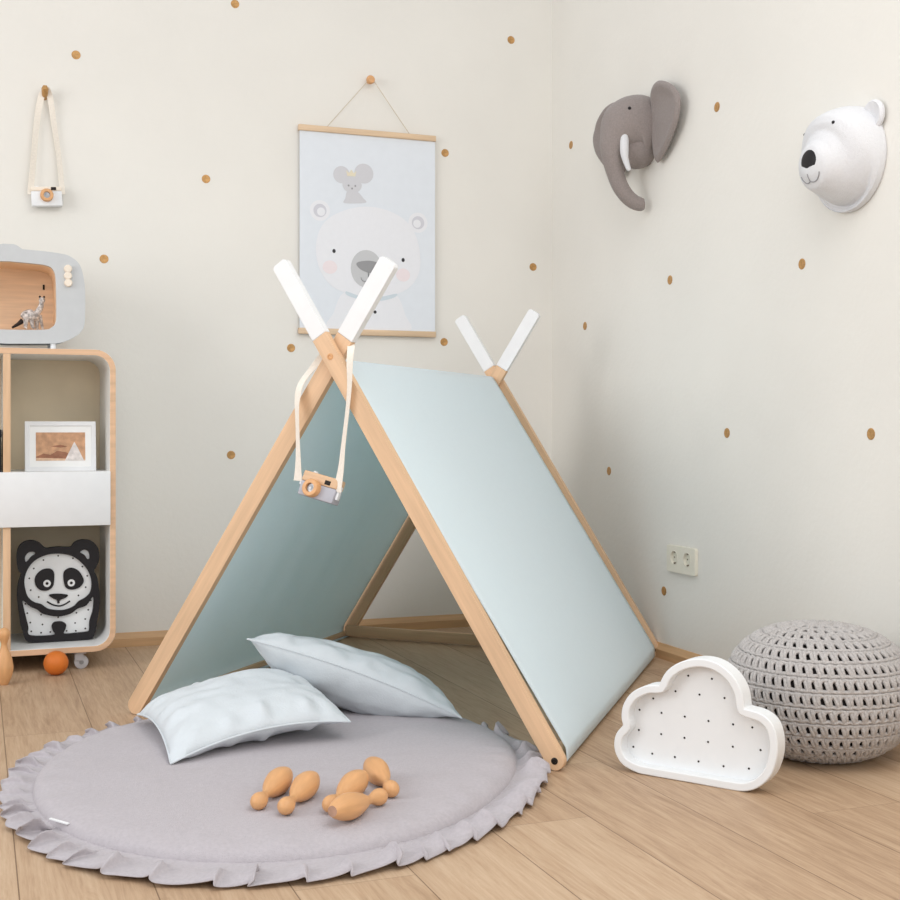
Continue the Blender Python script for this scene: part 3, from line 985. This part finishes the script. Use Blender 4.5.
# turned a little up and to the left
R0 = axes((0, 0, 0), ex, -nF, ez)
R0 = R0 @ Matrix.Rotation(math.radians(-14), 4, 'X')
M['lilac'] = mat('lilac_grey_paint', (176, 176, 184), 0.6, 0.02)
camera_body(hc, R0, 0.096, 0.058, 0.034, M['lilac'], M['beech_x'], 0.024, (-0.011, -0.008), 0.021, (0.022, 0.014, 0.015, 0.010))
for s in (-1, 1):
    bm = bmesh.new()
    box(bm, (s * 0.0515 - 0.003, 0.006, -0.018 if s > 0 else -0.006), (s * 0.0515 + 0.003, 0.018, 0.014), 0.001)
    finish('strap_lug', bm, M['white_paint'], hc, R0)


def strap(pts, name='strap'):
    bm = bmesh.new()
    q = smooth_open([tq(*p) - cc for p in pts], 6)
    k = len(q)
    ribbon(bm, q, lambda i: 0.023 - 0.006 * abs(math.sin(6.0 * i / k)), 0.0012, lambda i: eF + nF * (0.6 * math.sin(4.5 * i / k)))
    finish(name, bm, M['strap'], hc)


strap([(0.517, 0.602, 0.030), (0.5182, 0.6447, 0.032), (0.5168, 0.6965, 0.03), (0.514, 0.7553, 0.026), (0.513, 0.7906, 0.018), (0.520, 0.8281, 0.004), (0.548, 0.868, -0.026), (0.580, 0.900, -0.032), (0.610, 0.916, -0.034)])
strap([(0.6225, 0.579, 0.030), (0.6332, 0.6275, 0.030), (0.6399, 0.6854, 0.029), (0.6507, 0.7661, 0.028), (0.656, 0.8237, 0.027), (0.656, 0.875, 0.022), (0.657, 0.900, 0.012), (0.655, 0.915, -0.006), (0.645, 0.920, -0.026), (0.610, 0.916, -0.034)])

# ============================================================ FLOOR MAT
MC = Vector((0.585, 2.545, 0))
OC = [0.5869, 0.0019, 0.0119, -0.0262, 0.0159, 0.0185, 0.009]
IC = [0.536, 0.0219, 0.056, -0.031, 0.0336, 0.0031, 0.0071]


def four(c, t):
    return c[0] + sum(c[2 * k - 1] * math.cos(k * t) + c[2 * k] * math.sin(k * t) for k in (1, 2, 3))


fm = thing('floor_mat', 'round lilac grey quilted floor mat with a ruffled edge in front of the tent', 'play mat', tuple(MC))
bm = bmesh.new()
NT, NR = 180, 40
PADH = 0.034


def pad_z(r, t):
    e = max(0.0, 1 - r ** 26) ** 0.5
    x, y = r * math.cos(t), r * math.sin(t)
    wr = 0.0040 * noise.noise(Vector((x * 2.6, y * 3.4, 1))) + 0.0020 * abs(noise.noise(Vector((x * 4 + y, y * 9 - 3 * x, 8)))) + 0.0016 * noise.noise(Vector((x * 9 + 3 * y, y * 14 - 4 * x, 4)))
    edge = math.exp(-((r - 0.93) / 0.06) ** 2)
    wr += 0.0042 * edge * math.sin(t * 37 + 3 * math.sin(t * 5)) * (0.5 + 0.5 * noise.noise(Vector((t * 3, 0, 7))))
    return 0.004 + e * (PADH - 0.006 * r ** 3 + wr)


rows = []
for i in range(NR + 1):
    r = 1 - (1 - i / NR) ** 2.2
    row = []
    for k in range(NT if i else 1):
        t = 2 * PI * k / NT
        rr = r * four(IC, t)
        row.append(bm.verts.new((rr * math.cos(t), rr * math.sin(t), pad_z(r, t))))
    rows.append(row)
for k in range(NT):
    bm.faces.new((rows[0][0], rows[1][k], rows[1][(k + 1) % NT]))
for i in range(1, NR):
    bridge(bm, rows[i], rows[i + 1])
low = [bm.verts.new((v.co.x * 0.99, v.co.y * 0.99, 0.001)) for v in rows[-1]]
bridge(bm, rows[-1], low)
bm.faces.new(low)
finish('pad', bm, M['mat'], fm, angle=70)
# ruffle
random.seed(4)
NS = 1440
NQ = 8
bm = bmesh.new()
rows = []


def fold(t):
    return t * 50 + 1.4 * math.sin(t * 5 + 1) + 1.0 * math.sin(t * 11 + 2.0) + 0.55 * math.sin(t * 23)


for q in range(NQ + 1):
    s = q / NQ
    row = []
    for k in range(NS):
        t = 2 * PI * k / NS
        ph = fold(t)
        nz_ = noise.noise(Vector((math.cos(t) * 7, math.sin(t) * 7, 2)))
        amp = 0.9 + 1.1 * nz_
        amp = min(1.7, max(0.5, amp))
        tt = t + (0.030 * amp * (0.35 + 0.65 * s)) * math.sin(ph + 1.3 + 1.1 * s)
        ri, ro = four(IC, tt) - 0.030, four(OC, tt) + 0.006 * noise.noise(Vector((t * 6, 1, 1))) + 0.005 * math.sin(ph)
        rr = ri + (ro - ri) * s
        c_ = 0.5 + 0.5 * math.cos(ph)
        tuck = min(1.0, max(0.0, (s - 0.40) / 0.3))
        tuck = tuck * tuck * (3 - 2 * tuck)
        base_ = 0.009 * (1 - s) + 0.0016
        z = base_ + tuck * amp * (0.004 + 0.017 * math.sin(PI * min(1, s * 0.85 + 0.08))) * c_ ** 1.6
        z += 0.0035 * s * amp * c_ ** 6
        z += tuck * 0.0042 * (1 + noise.noise(Vector((rr * 26 * math.cos(t), rr * 26 * math.sin(t), 3)))) * (0.4 + s)
        row.append(bm.verts.new((rr * math.cos(tt), rr * math.sin(tt), z)))
    rows.append(row)
for q in range(NQ):
    bridge(bm, rows[q], rows[q + 1])
finish('ruffle', bm, M['mat'], fm, solid=0.0012, angle=80)
bm = bmesh.new()
a0 = math.radians(205)
ri = four(IC, a0)
box(bm, (-0.026, -0.003, 0.0), (0.026, 0.003, 0.003), 0.0008)
tag(finish('care_label', bm, M['white_paint'], fm, Matrix.Translation((ri * 1.0 * math.cos(a0), ri * 1.0 * math.sin(a0), 0.0215)) @ Matrix.Rotation(a0 + PI / 2 + 0.15, 4, 'Z')), 'white care label', None)

# ============================================================ PILLOWS


def pillow(name, label, F, R, L, B, ttop, tbot, seed, lift=0.02):
    """F-R is the front edge, L-B the rear edge"""
    F, R, L, B = map(Vector, (F, R, L, B))
    ctr = (F + R + L + B) / 4
    base = Vector((ctr.x, ctr.y, 0.035))
    root = thing(name, label, 'pillow', tuple(base), 0, 'mint pillows on the mat')
    nrm = ((R - L).cross(B - F)).normalized()
    if nrm.z < 0:
        nrm = -nrm
    N = 56
    bm = bmesh.new()
    V = {}
    for i in range(N + 1):
        for j in range(N + 1):
            u, v = i / N, j / N
            a, b = 2 * u - 1, 2 * v - 1
            # edges pulled in between the corners
            pu_ = a * (1 - 0.055 * (1 - b * b) * abs(a) ** 3)
            pv_ = b * (1 - 0.055 * (1 - a * a) * abs(b) ** 3)
            uu, vv = (pu_ + 1) / 2, (pv_ + 1) / 2
            p = F * (1 - uu) * (1 - vv) + R * uu * (1 - vv) + L * (1 - uu) * vv + B * uu * vv
            p = p + nrm * (lift * (1 - a * a * b * b) * (1 - 0.25 * (1 - a * a) * (1 - b * b)))
            h = max(0.0, (1 - a ** 4) * (1 - b ** 4)) ** 0.62 * (0.62 + 0.38 * (1 - a * a) * (1 - b * b))
            ed = max(abs(a), abs(b))
            crease = 0.0
            if ed < 0.999:
                k = math.exp(-((ed - 0.82) / 0.14) ** 2)
                along = b if abs(a) > abs(b) else a
                crease = 0.0085 * k * math.sin(along * 15 + 3 * noise.noise(Vector((along * 3, seed, 0)))) * (0.4 + abs(noise.noise(Vector((a * 2, b * 2, seed + 3)))))
                crease += 0.012 * h * noise.noise(Vector((a * 1.6 + seed, b * 1.6, 2))) + 0.0065 * h * noise.noise(Vector((a * 4 + b * 2, b * 5 - a, seed)))
            if ed > 0.999:
                q = bm.verts.new(p - base)
                V[i, j, 0] = V[i, j, 1] = q
            else:
                V[i, j, 0] = bm.verts.new(p + nrm * (h * ttop + crease) - base)
                V[i, j, 1] = bm.verts.new(p - nrm * (h * tbot + crease * 0.7) - base)
    for i in range(N):
        for j in range(N):
            for s in (0, 1):
                vs = [V[i, j, s], V[i + 1, j, s], V[i + 1, j + 1, s], V[i, j + 1, s]]
                bm.faces.new(vs if s == 0 else vs[::-1])
    edge = [V[i, 0, 0].co.copy() for i in range(N)] + [V[N, j, 0].co.copy() for j in range(N)] + [V[i, N, 0].co.copy() for i in range(N, 0, -1)] + [V[0, j, 0].co.copy() for j in range(N, 0, -1)]
    finish('cushion', bm, M['pillow'], root, angle=75)
    bm = bmesh.new()
    tube(bm, edge, 0.0022, 6, closed=True)
    finish('seam', bm, M['pillow'], root)
    return root


pillow('pillow', 'pale mint pillow lying flat on the mat, the left one', (0.374, 2.60, 0.038), (0.772, 2.66, 0.078), (0.356, 3.01, 0.053), (0.755, 3.08, 0.088), 0.066, 0.050, 1, 0.024)
pillow('pillow', 'pale mint pillow propped at a slant to the right of the flat one', (0.603, 2.95, 0.225), (1.068, 2.745, 0.044), (0.70, 3.20, 0.135), (1.075, 2.97, 0.05), 0.058, 0.088, 5, 0.016)

# ============================================================ BOWLING SET
PIN = [(0.0, 0.0), (0.0090, 0.0), (0.0115, 0.003), (0.0165, 0.014), (0.0215, 0.030), (0.0238, 0.046), (0.0236, 0.056), (0.0210, 0.072), (0.0168, 0.088), (0.0120, 0.100),
       (0.0088, 0.110), (0.0080, 0.117), (0.0090, 0.124), (0.0122, 0.133), (0.0148, 0.142), (0.0155, 0.149), (0.0140, 0.156), (0.0100, 0.162), (0.005, 0.1652), (0, 0.1660)]


def pin_mesh():
    bm = bmesh.new()
    pr = smooth_open([Vector((r, z, 0)) for r, z in PIN[2:]], 3)
    prof = [(0.0, 0.0), (0.0095, 0.0)] + [(max(0, p[0]), p[1]) for p in pr]
    lathe(bm, prof, 28, 0, None, 1)
    return bm


def pin(body, head, z, label, group):
    """lying pin: body and head give the horizontal direction; z is the surface below"""
    d = Vector((head[0] - body[0], head[1] - body[1], 0)).normalized()
    dip = math.asin((0.0238 - 0.0155) / 0.098)
    az = (d * math.cos(dip) - ZUP * math.sin(dip)).normalized()
    ay = ZUP.cross(az).normalized()
    ax_ = ay.cross(az)
    c = Vector((body[0], body[1], z + 0.0240)) - az * 0.051
    tag(finish('bowling_pin', pin_mesh(), [M['pin'], M['pin_end']], None, axes(c, ax_, ay, az)), label, 'bowling pin', group)


MZ = 0.0365
G = 'wooden bowling pins'
pin((0.5314, 2.3151), (0.4754, 2.2303), MZ, 'wooden bowling pin lying on the mat, leftmost of the left pair', G)
pin((0.5714, 2.2683), (0.5138, 2.1835), MZ, 'wooden bowling pin lying on the mat, right one of the left pair', G)
pin((0.7265, 2.3200), (0.7240, 2.2100), MZ, 'wooden bowling pin at the back of the right three on the mat', G)
pin((0.6570, 2.2460), (0.6030, 2.1820), MZ, 'wooden bowling pin in the middle of the right three, its head hidden', G)
pin((0.6133, 2.1206), (0.6775, 2.1737), MZ, 'wooden bowling pin nearest the camera showing its pale grey flat end', G)
tag(finish('bowling_pin', pin_mesh(), [M['pin'], M['pin_end']], None, Matrix.Translation((0.077, 3.765, 0.0)) @ Matrix.Diagonal((1.06, 1.06, 0.97, 1))), 'wooden bowling pin standing upright on the floor in front of the bookcase', 'bowling pin', G)
bm = bmesh.new()
bmesh.ops.create_uvsphere(bm, u_segments=32, v_segments=20, radius=0.0355)
tag(finish('ball', bm, M['orange'], None, Matrix.Translation((0.2226, 3.859, 0.0355))), 'orange wooden ball on the floor below the bookcase', 'ball')

# ============================================================ CLOUD LAMP
cd = Vector((0.5658, -0.8245, 0))
co_ = Vector((1.2977, 2.3153, 0))
cl = thing('cloud_lamp', 'white wooden cloud lamp with small holes standing on the floor in front of the pouf', 'lamp', tuple(co_), math.atan2(cd.y, cd.x))
seg = []
for k in 'abc':
    q = smooth_open([Vector((x, z, 0)) for x, z in CLOUD[k]], 5)
    seg += [(p[0], p[1]) for p in q[:-1]]
zm = min(z for x, z in seg)
seg = [(x, max(0.0, z - zm)) for x, z in seg]
inner = offset(seg, 0.017)
bm = bmesh.new()
prism(bm, seg, [inner], 0.0, 0.044)
finish('rim', bm, M['white_lamp'], cl, bevel=0.004)
bm = bmesh.new()
prism(bm, offset(seg, 0.010), [], 0.028, 0.042)
for x, z in CLOUD['dots']:
    prism(bm, disc((x - 0.011, z - zm + 0.002), 0.0022, 10), [], 0.0273, 0.0283, 1)
finish('face', bm, [M['white_lamp'], M['dark']], cl)

# ============================================================ POUF
PU, PV, PR, PH = 1.757, 2.322, 0.199, 0.283
pf = thing('pouf', 'round grey crocheted pouf on the floor by the right wall', 'pouf', (PU, PV, 0))


def pprof(a):
    """a from pi/2 (top) to -pi/2 (bottom)"""
    r = PR * abs(math.cos(a)) ** 0.78
    s = math.sin(a)
    return r, PH * 0.5 + PH * 0.5 * math.copysign(abs(s) ** 0.92, s)


prof = [pprof(PI / 2 - PI * k / 600) for k in range(601)]
acc = [0.0]
for i in range(600):
    acc.append(acc[-1] + math.hypot(prof[i + 1][0] - prof[i][0], prof[i + 1][1] - prof[i][1]))


def at_len(s):
    s = min(max(s, 0), acc[-1] - 1e-6)
    lo, hi = 0, 600
    while hi - lo > 1:
        mid = (lo + hi) // 2
        if acc[mid] <= s:
            lo = mid
        else:
            hi = mid
    f = (s - acc[lo]) / (acc[hi] - acc[lo])
    r = prof[lo][0] + (prof[hi][0] - prof[lo][0]) * f
    z = prof[lo][1] + (prof[hi][1] - prof[lo][1]) * f
    tr, tz = prof[hi][0] - prof[lo][0], prof[hi][1] - prof[lo][1]
    l = math.hypot(tr, tz) or 1
    return r, z, -tz / l, tr / l      # outward normal (nr, nz)


def pp_(s, th, out):
    r, z, nr, nz = at_len(s)
    rr = r + nr * out
    return Vector((rr * math.cos(th), rr * math.sin(th), max(0.002, z + nz * out)))


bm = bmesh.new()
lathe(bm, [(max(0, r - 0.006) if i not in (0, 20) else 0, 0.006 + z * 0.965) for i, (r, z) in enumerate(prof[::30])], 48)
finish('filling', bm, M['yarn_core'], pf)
random.seed(11)
bm = bmesh.new()
ROW = 0.0305
nrows = int(acc[-1] / ROW)
ROW = acc[-1] / nrows
for i in range(nrows):
    s0, s1 = i * ROW, (i + 1) * ROW
    rm = at_len((s0 + s1) / 2)[0]
    nst = max(9, min(60, int(2 * PI * rm / 0.0208)))
    if at_len(s0)[1] < 0.004:
        continue
    # double chain line at the top of the row
    if i > 0:
        for ds, rd in ((-0.0042, 0.0046), (0.0042, 0.0046)):
            n_ = nst * 3
            tube(bm, [pp_(s0 + ds + 0.0010 * math.sin(k * 2 * PI / 3 + ds * 900), 2 * PI * k / n_, 0.003 + 0.0015 * math.cos(k * 2 * PI / 3)) for k in range(n_)], rd, 6, closed=True)
    wd = 2 * PI / nst
    thick = min(0.0080, 0.40 * wd * max(rm, 0.02))
    for k in range(nst):
        a = (k + 0.5 * (i % 2)) * wd + 0.05 * wd * random.uniform(-1, 1)
        lean = 0.22 * wd
        for o, (q0, q1) in enumerate(((-0.22, -0.10), (0.20, 0.12))):
            pts = [pp_(s0 + ROW * f, a + wd * (q0 + (q1 - q0) * f) + lean * (f - 0.5) * 1.6, 0.0006 + 0.0046 * math.sin(PI * f) + 0.0016 * (1 if o else -1) * math.cos(PI * f)) for f in (0.05, 0.28, 0.5, 0.72, 0.95)]
            tube(bm, pts, [thick * 0.52, thick * 0.60, thick * 0.55, thick * 0.58, thick * 0.5], 6)
        # wrapped strand of the stitch
        pts = [pp_(s0 + ROW * f, a + wd * g, 0.0052) for f, g in ((0.20, 0.36), (0.32, 0.24), (0.42, 0.0), (0.46, -0.28))]
        tube(bm, pts, thick * 0.38, 5)
finish('crochet_cover', bm, M['yarn'], pf, angle=80)

# ============================================================ SOCKET
sk = thing('wall_socket', 'cream double wall socket low on the right wall', 'socket', (WU, 3.3505, 0.3210))
RW = axes((0, 0, 0), (0, -1, 0), (1, 0, 0), (0, 0, 1))       # x along the wall towards the camera, y into the wall
bm = bmesh.new()
prism(bm, rrect(-0.082, 0.082, -0.041, 0.041, 0.006, 4), [disc((-0.038, 0.004), 0.0215, 28), disc((0.038, 0.004), 0.0215, 28)], -0.011, 0.0)
finish('cover_plate', bm, M['socket'], sk, RW, bevel=0.002)
for s in (-1, 1):
    bm = bmesh.new()
    lathe(bm, [(0, 0.0005), (0.0215, 0.0005), (0.0225, 0.0118), (0.0205, 0.0122), (0.0195, 0.003), (0, 0.003)], 28, 0)
    for t in (-1, 1):
        lathe(bm, [(0, 0.0028), (0.0028, 0.0028), (0.0028, 0.0036), (0, 0.0036)], 10, 1, Matrix.Translation((t * 0.0095, 0, 0)))
        box(bm, (-0.003, t * 0.0175 - 0.0025, 0.003), (0.003, t * 0.0175 + 0.0025, 0.0105), 0.0, 1)
    finish('outlet', bm, [M['socket'], M['socket_dark']], sk, RW @ Matrix.Translation((s * 0.038, 0, 0.004)) @ Matrix.Rotation(PI / 2, 4, 'X'))

# ============================================================ ELEPHANT HEAD
EV, EZ = 3.5719, 1.6942
el = thing('elephant_head', 'grey felt elephant head with white tusks mounted on the right wall', 'wall decoration', (WU, EV, EZ))


def ep(d, a, z):
    """d out of the wall, a along the wall towards the camera, z up"""
    return Vector((-d, -a, z))


bm = bmesh.new()
path = [(0.0, 0.0, -0.006), (0.02, 0, -0.005), (0.05, 0, -0.006), (0.078, 0, -0.014), (0.098, 0, -0.032), (0.113, 0, -0.052), (0.124, 0, -0.075), (0.125, 0, -0.11), (0.117, 0, -0.15), (0.102, 0.002, -0.19), (0.080, 0.006, -0.222), (0.055, 0.011, -0.242), (0.030, 0.016, -0.250), (0.022, 0.018, -0.251)]
rz = [0.102, 0.110, 0.109, 0.098, 0.080, 0.060, 0.045, 0.034, 0.028, 0.026, 0.0245, 0.0235, 0.021, 0.013]
ry = [0.078, 0.084, 0.084, 0.078, 0.068, 0.055, 0.044, 0.036, 0.030, 0.027, 0.025, 0.0235, 0.021, 0.013]
q = smooth_open([Vector(ep(*p)) for p in path], 4)
rr1 = [v[0] for v in smooth_open([Vector((a, 0, 0)) for a in rz], 4)]
rr2 = [v[0] for v in smooth_open([Vector((a, 0, 0)) for a in ry], 4)]
tube(bm, q, rr2, 28, 0, ry=rr1, ref=(0, 1, 0))
el_bvh = BVHTree.FromBMesh(bm)
finish('head', bm, M['felt'], el, angle=70)
bm = bmesh.new()
tube(bm, smooth_open([ep(0.018, 0, -0.06), ep(0.05, 0, -0.075), ep(0.078, 0, -0.10), ep(0.090, 0, -0.122), ep(0.096, 0, -0.138)], 3), [0.063] * 4 + [0.060, 0.056, 0.050, 0.042, 0.034, 0.027, 0.020, 0.012, 0.005], 18)
finish('lower_lip', bm, M['felt'], el)
for s in (1, -1):
    # ear outline in wall coordinates (a, z), attached at a = 0.06
    lp = [(0.078, 0.072), (0.095, 0.108), (0.132, 0.122), (0.180, 0.112), (0.235, 0.082), (0.266, 0.034), (0.252, -0.02), (0.216, -0.062), (0.172, -0.098), (0.128, -0.122), (0.102, -0.122), (0.086, -0.08), (0.078, 0.0)]
    lp = smooth_loop(lp, 4)
    cxy = (0.16, 0.005)
    bm = bmesh.new()
    fr_, bk_ = [], []
    K = 9
    n_ = len(lp)
    for j in range(K + 1):
        r = 1 - (1 - j / K) ** 1.6
        rowf, rowb = [], []
        for (a, z) in lp:
            aa, zz = cxy[0] + (a - cxy[0]) * r, cxy[1] + (z - cxy[1]) * r - 0.005
            cup = 0.016 + 0.018 * min(1, max(0, (aa - 0.07) / 0.2))
            top = 0.018 * max(0.0, zz - 0.05) / 0.08
            th = 0.009 * (max(0.0, 1 - r ** 6)) ** 0.5
            rim = 0.007 * math.exp(-((r - 0.88) / 0.10) ** 2)
            a2, d2 = (aa - 0.008, 0.0) if s > 0 else (aa + 0.016, 0.012 * min(1, max(0, (aa - 0.07) / 0.1)))
            rowf.append(bm.verts.new(ep(cup + top + th + rim + d2, s * a2, zz)))
            rowb.append(bm.verts.new(ep(max(0.003, cup + top - th + d2), s * a2, zz)))
        fr_.append(rowf)
        bk_.append(rowb)
    for j in range(K):
        if j == 0:
            continue
        bridge(bm, fr_[j], fr_[j + 1])
        bridge(bm, bk_[j], bk_[j + 1])
    bm.faces.new(fr_[1])
    bm.faces.new(bk_[1])
    bridge(bm, fr_[-1], bk_[-1])
    for v in list(fr_[0]) + list(bk_[0]):
        bm.verts.remove(v)
    finish('ear', bm, M['felt'], el, angle=75)
    bm = bmesh.new()
    tube(bm, smooth_open([ep(0.108, s * 0.046, -0.034), ep(0.116, s * 0.058, -0.069), ep(0.116, s * 0.060, -0.107), ep(0.107, s * 0.062, -0.140), ep(0.100, s * 0.063, -0.154)], 4), [0.006, 0.0105, 0.0125] + [0.0138] * 4 + [0.0132, 0.0120, 0.0105, 0.010, 0.009, 0.0085, 0.008, 0.0075, 0.007, 0.0045], 12)
    tag(finish('tusk', bm, M['wfelt'], el), 'white tusk', None)
    bm = bmesh.new()
    bmesh.ops.create_uvsphere(bm, u_segments=12, v_segments=8, radius=0.0055)
    hit = el_bvh.ray_cast(ep(0.100, s * 0.3, 0.043), Vector((0, s, 0)))[0]
    finish('eye', bm, M['black_paint'], el, Matrix.Translation(hit))

# ============================================================ POLAR BEAR HEAD
BV, BZ = 2.5584, 1.3891
be = thing('polar_bear_head', 'white felt polar bear head mounted at the right end of the right wall', 'wall decoration', (WU, BV, BZ))
bm = bmesh.new()
path = [(0.0, 0, 0.0), (0.006, 0, 0.0), (0.012, 0, 0.0), (0.026, 0, 0.0), (0.044, 0, -0.003), (0.060, 0, -0.009), (0.074, 0, -0.014), (0.086, 0, -0.017), (0.104, 0, -0.020), (0.120, 0, -0.021), (0.130, 0, -0.022), (0.134, 0, -0.022)]
rad = [0.127, 0.130, 0.130, 0.128, 0.121, 0.110, 0.095, 0.080, 0.066, 0.053, 0.034, 0.012]
q = smooth_open([Vector(ep(*p)) for p in path], 4)
rr = [v[0] for v in smooth_open([Vector((a, 0, 0)) for a in rad], 4)]
tube(bm, q, rr, 36, ref=(0, 0, 1))
be_bvh = BVHTree.FromBMesh(bm)
finish('head', bm, M['wfelt'], be, angle=70)
for s in (1, -1):
    bm = bmesh.new()
    lathe(bm, [(0, -0.008), (0.03, -0.008), (0.037, -0.003), (0.038, 0.003), (0.033, 0.009), (0.026, 0.008), (0.015, 0.003), (0, 0.001)], 24, 0,
          Matrix.Translation(ep(0.012, s * 0.094, 0.088)) @ Matrix.Rotation(-PI / 2, 4, 'Y'))
    finish('ear', bm, M['wfelt'], be)
    bm = bmesh.new()
    bmesh.ops.create_uvsphere(bm, u_segments=12, v_segments=8, radius=0.0042)
    finish('eye', bm, M['black_paint'], be, Matrix.Translation(be_bvh.ray_cast(ep(0.4, 0.052 if s > 0 else -0.080, 0.074), Vector((1, 0, 0)))[0]))
bm = bmesh.new()
lathe(bm, [(0, 0.0), (0.0270, 0.0), (0.0275, 0.004), (0.024, 0.008), (0.013, 0.011), (0, 0.012)], 28, 0, Matrix.Translation(ep(0.1245, 0.002, -0.014)) @ Matrix.Rotation(math.radians(-4), 4, 'Y') @ Matrix.Rotation(-PI / 2, 4, 'Y') @ Matrix.Diagonal((1.12, 1.14, 1, 1)))
finish('nose', bm, M['black_paint'], be)


def on_snout(a, z):
    h = be_bvh.ray_cast(ep(0.4, a, z), Vector((1, 0, 0)))[0]
    return h + Vector((-0.0006, 0, 0))


bm = bmesh.new()
tube(bm, [on_snout(0, z) for z in (-0.044, -0.050, -0.056, -0.061)], 0.0015, 6)
for s in (1, -1):
    tube(bm, smooth_open([on_snout(s * a, z) for a, z in ((0, -0.061), (0.010, -0.064), (0.022, -0.061), (0.031, -0.052), (0.035, -0.044))], 3), 0.0015, 6)
finish('mouth', bm, M['art_dark'], be)
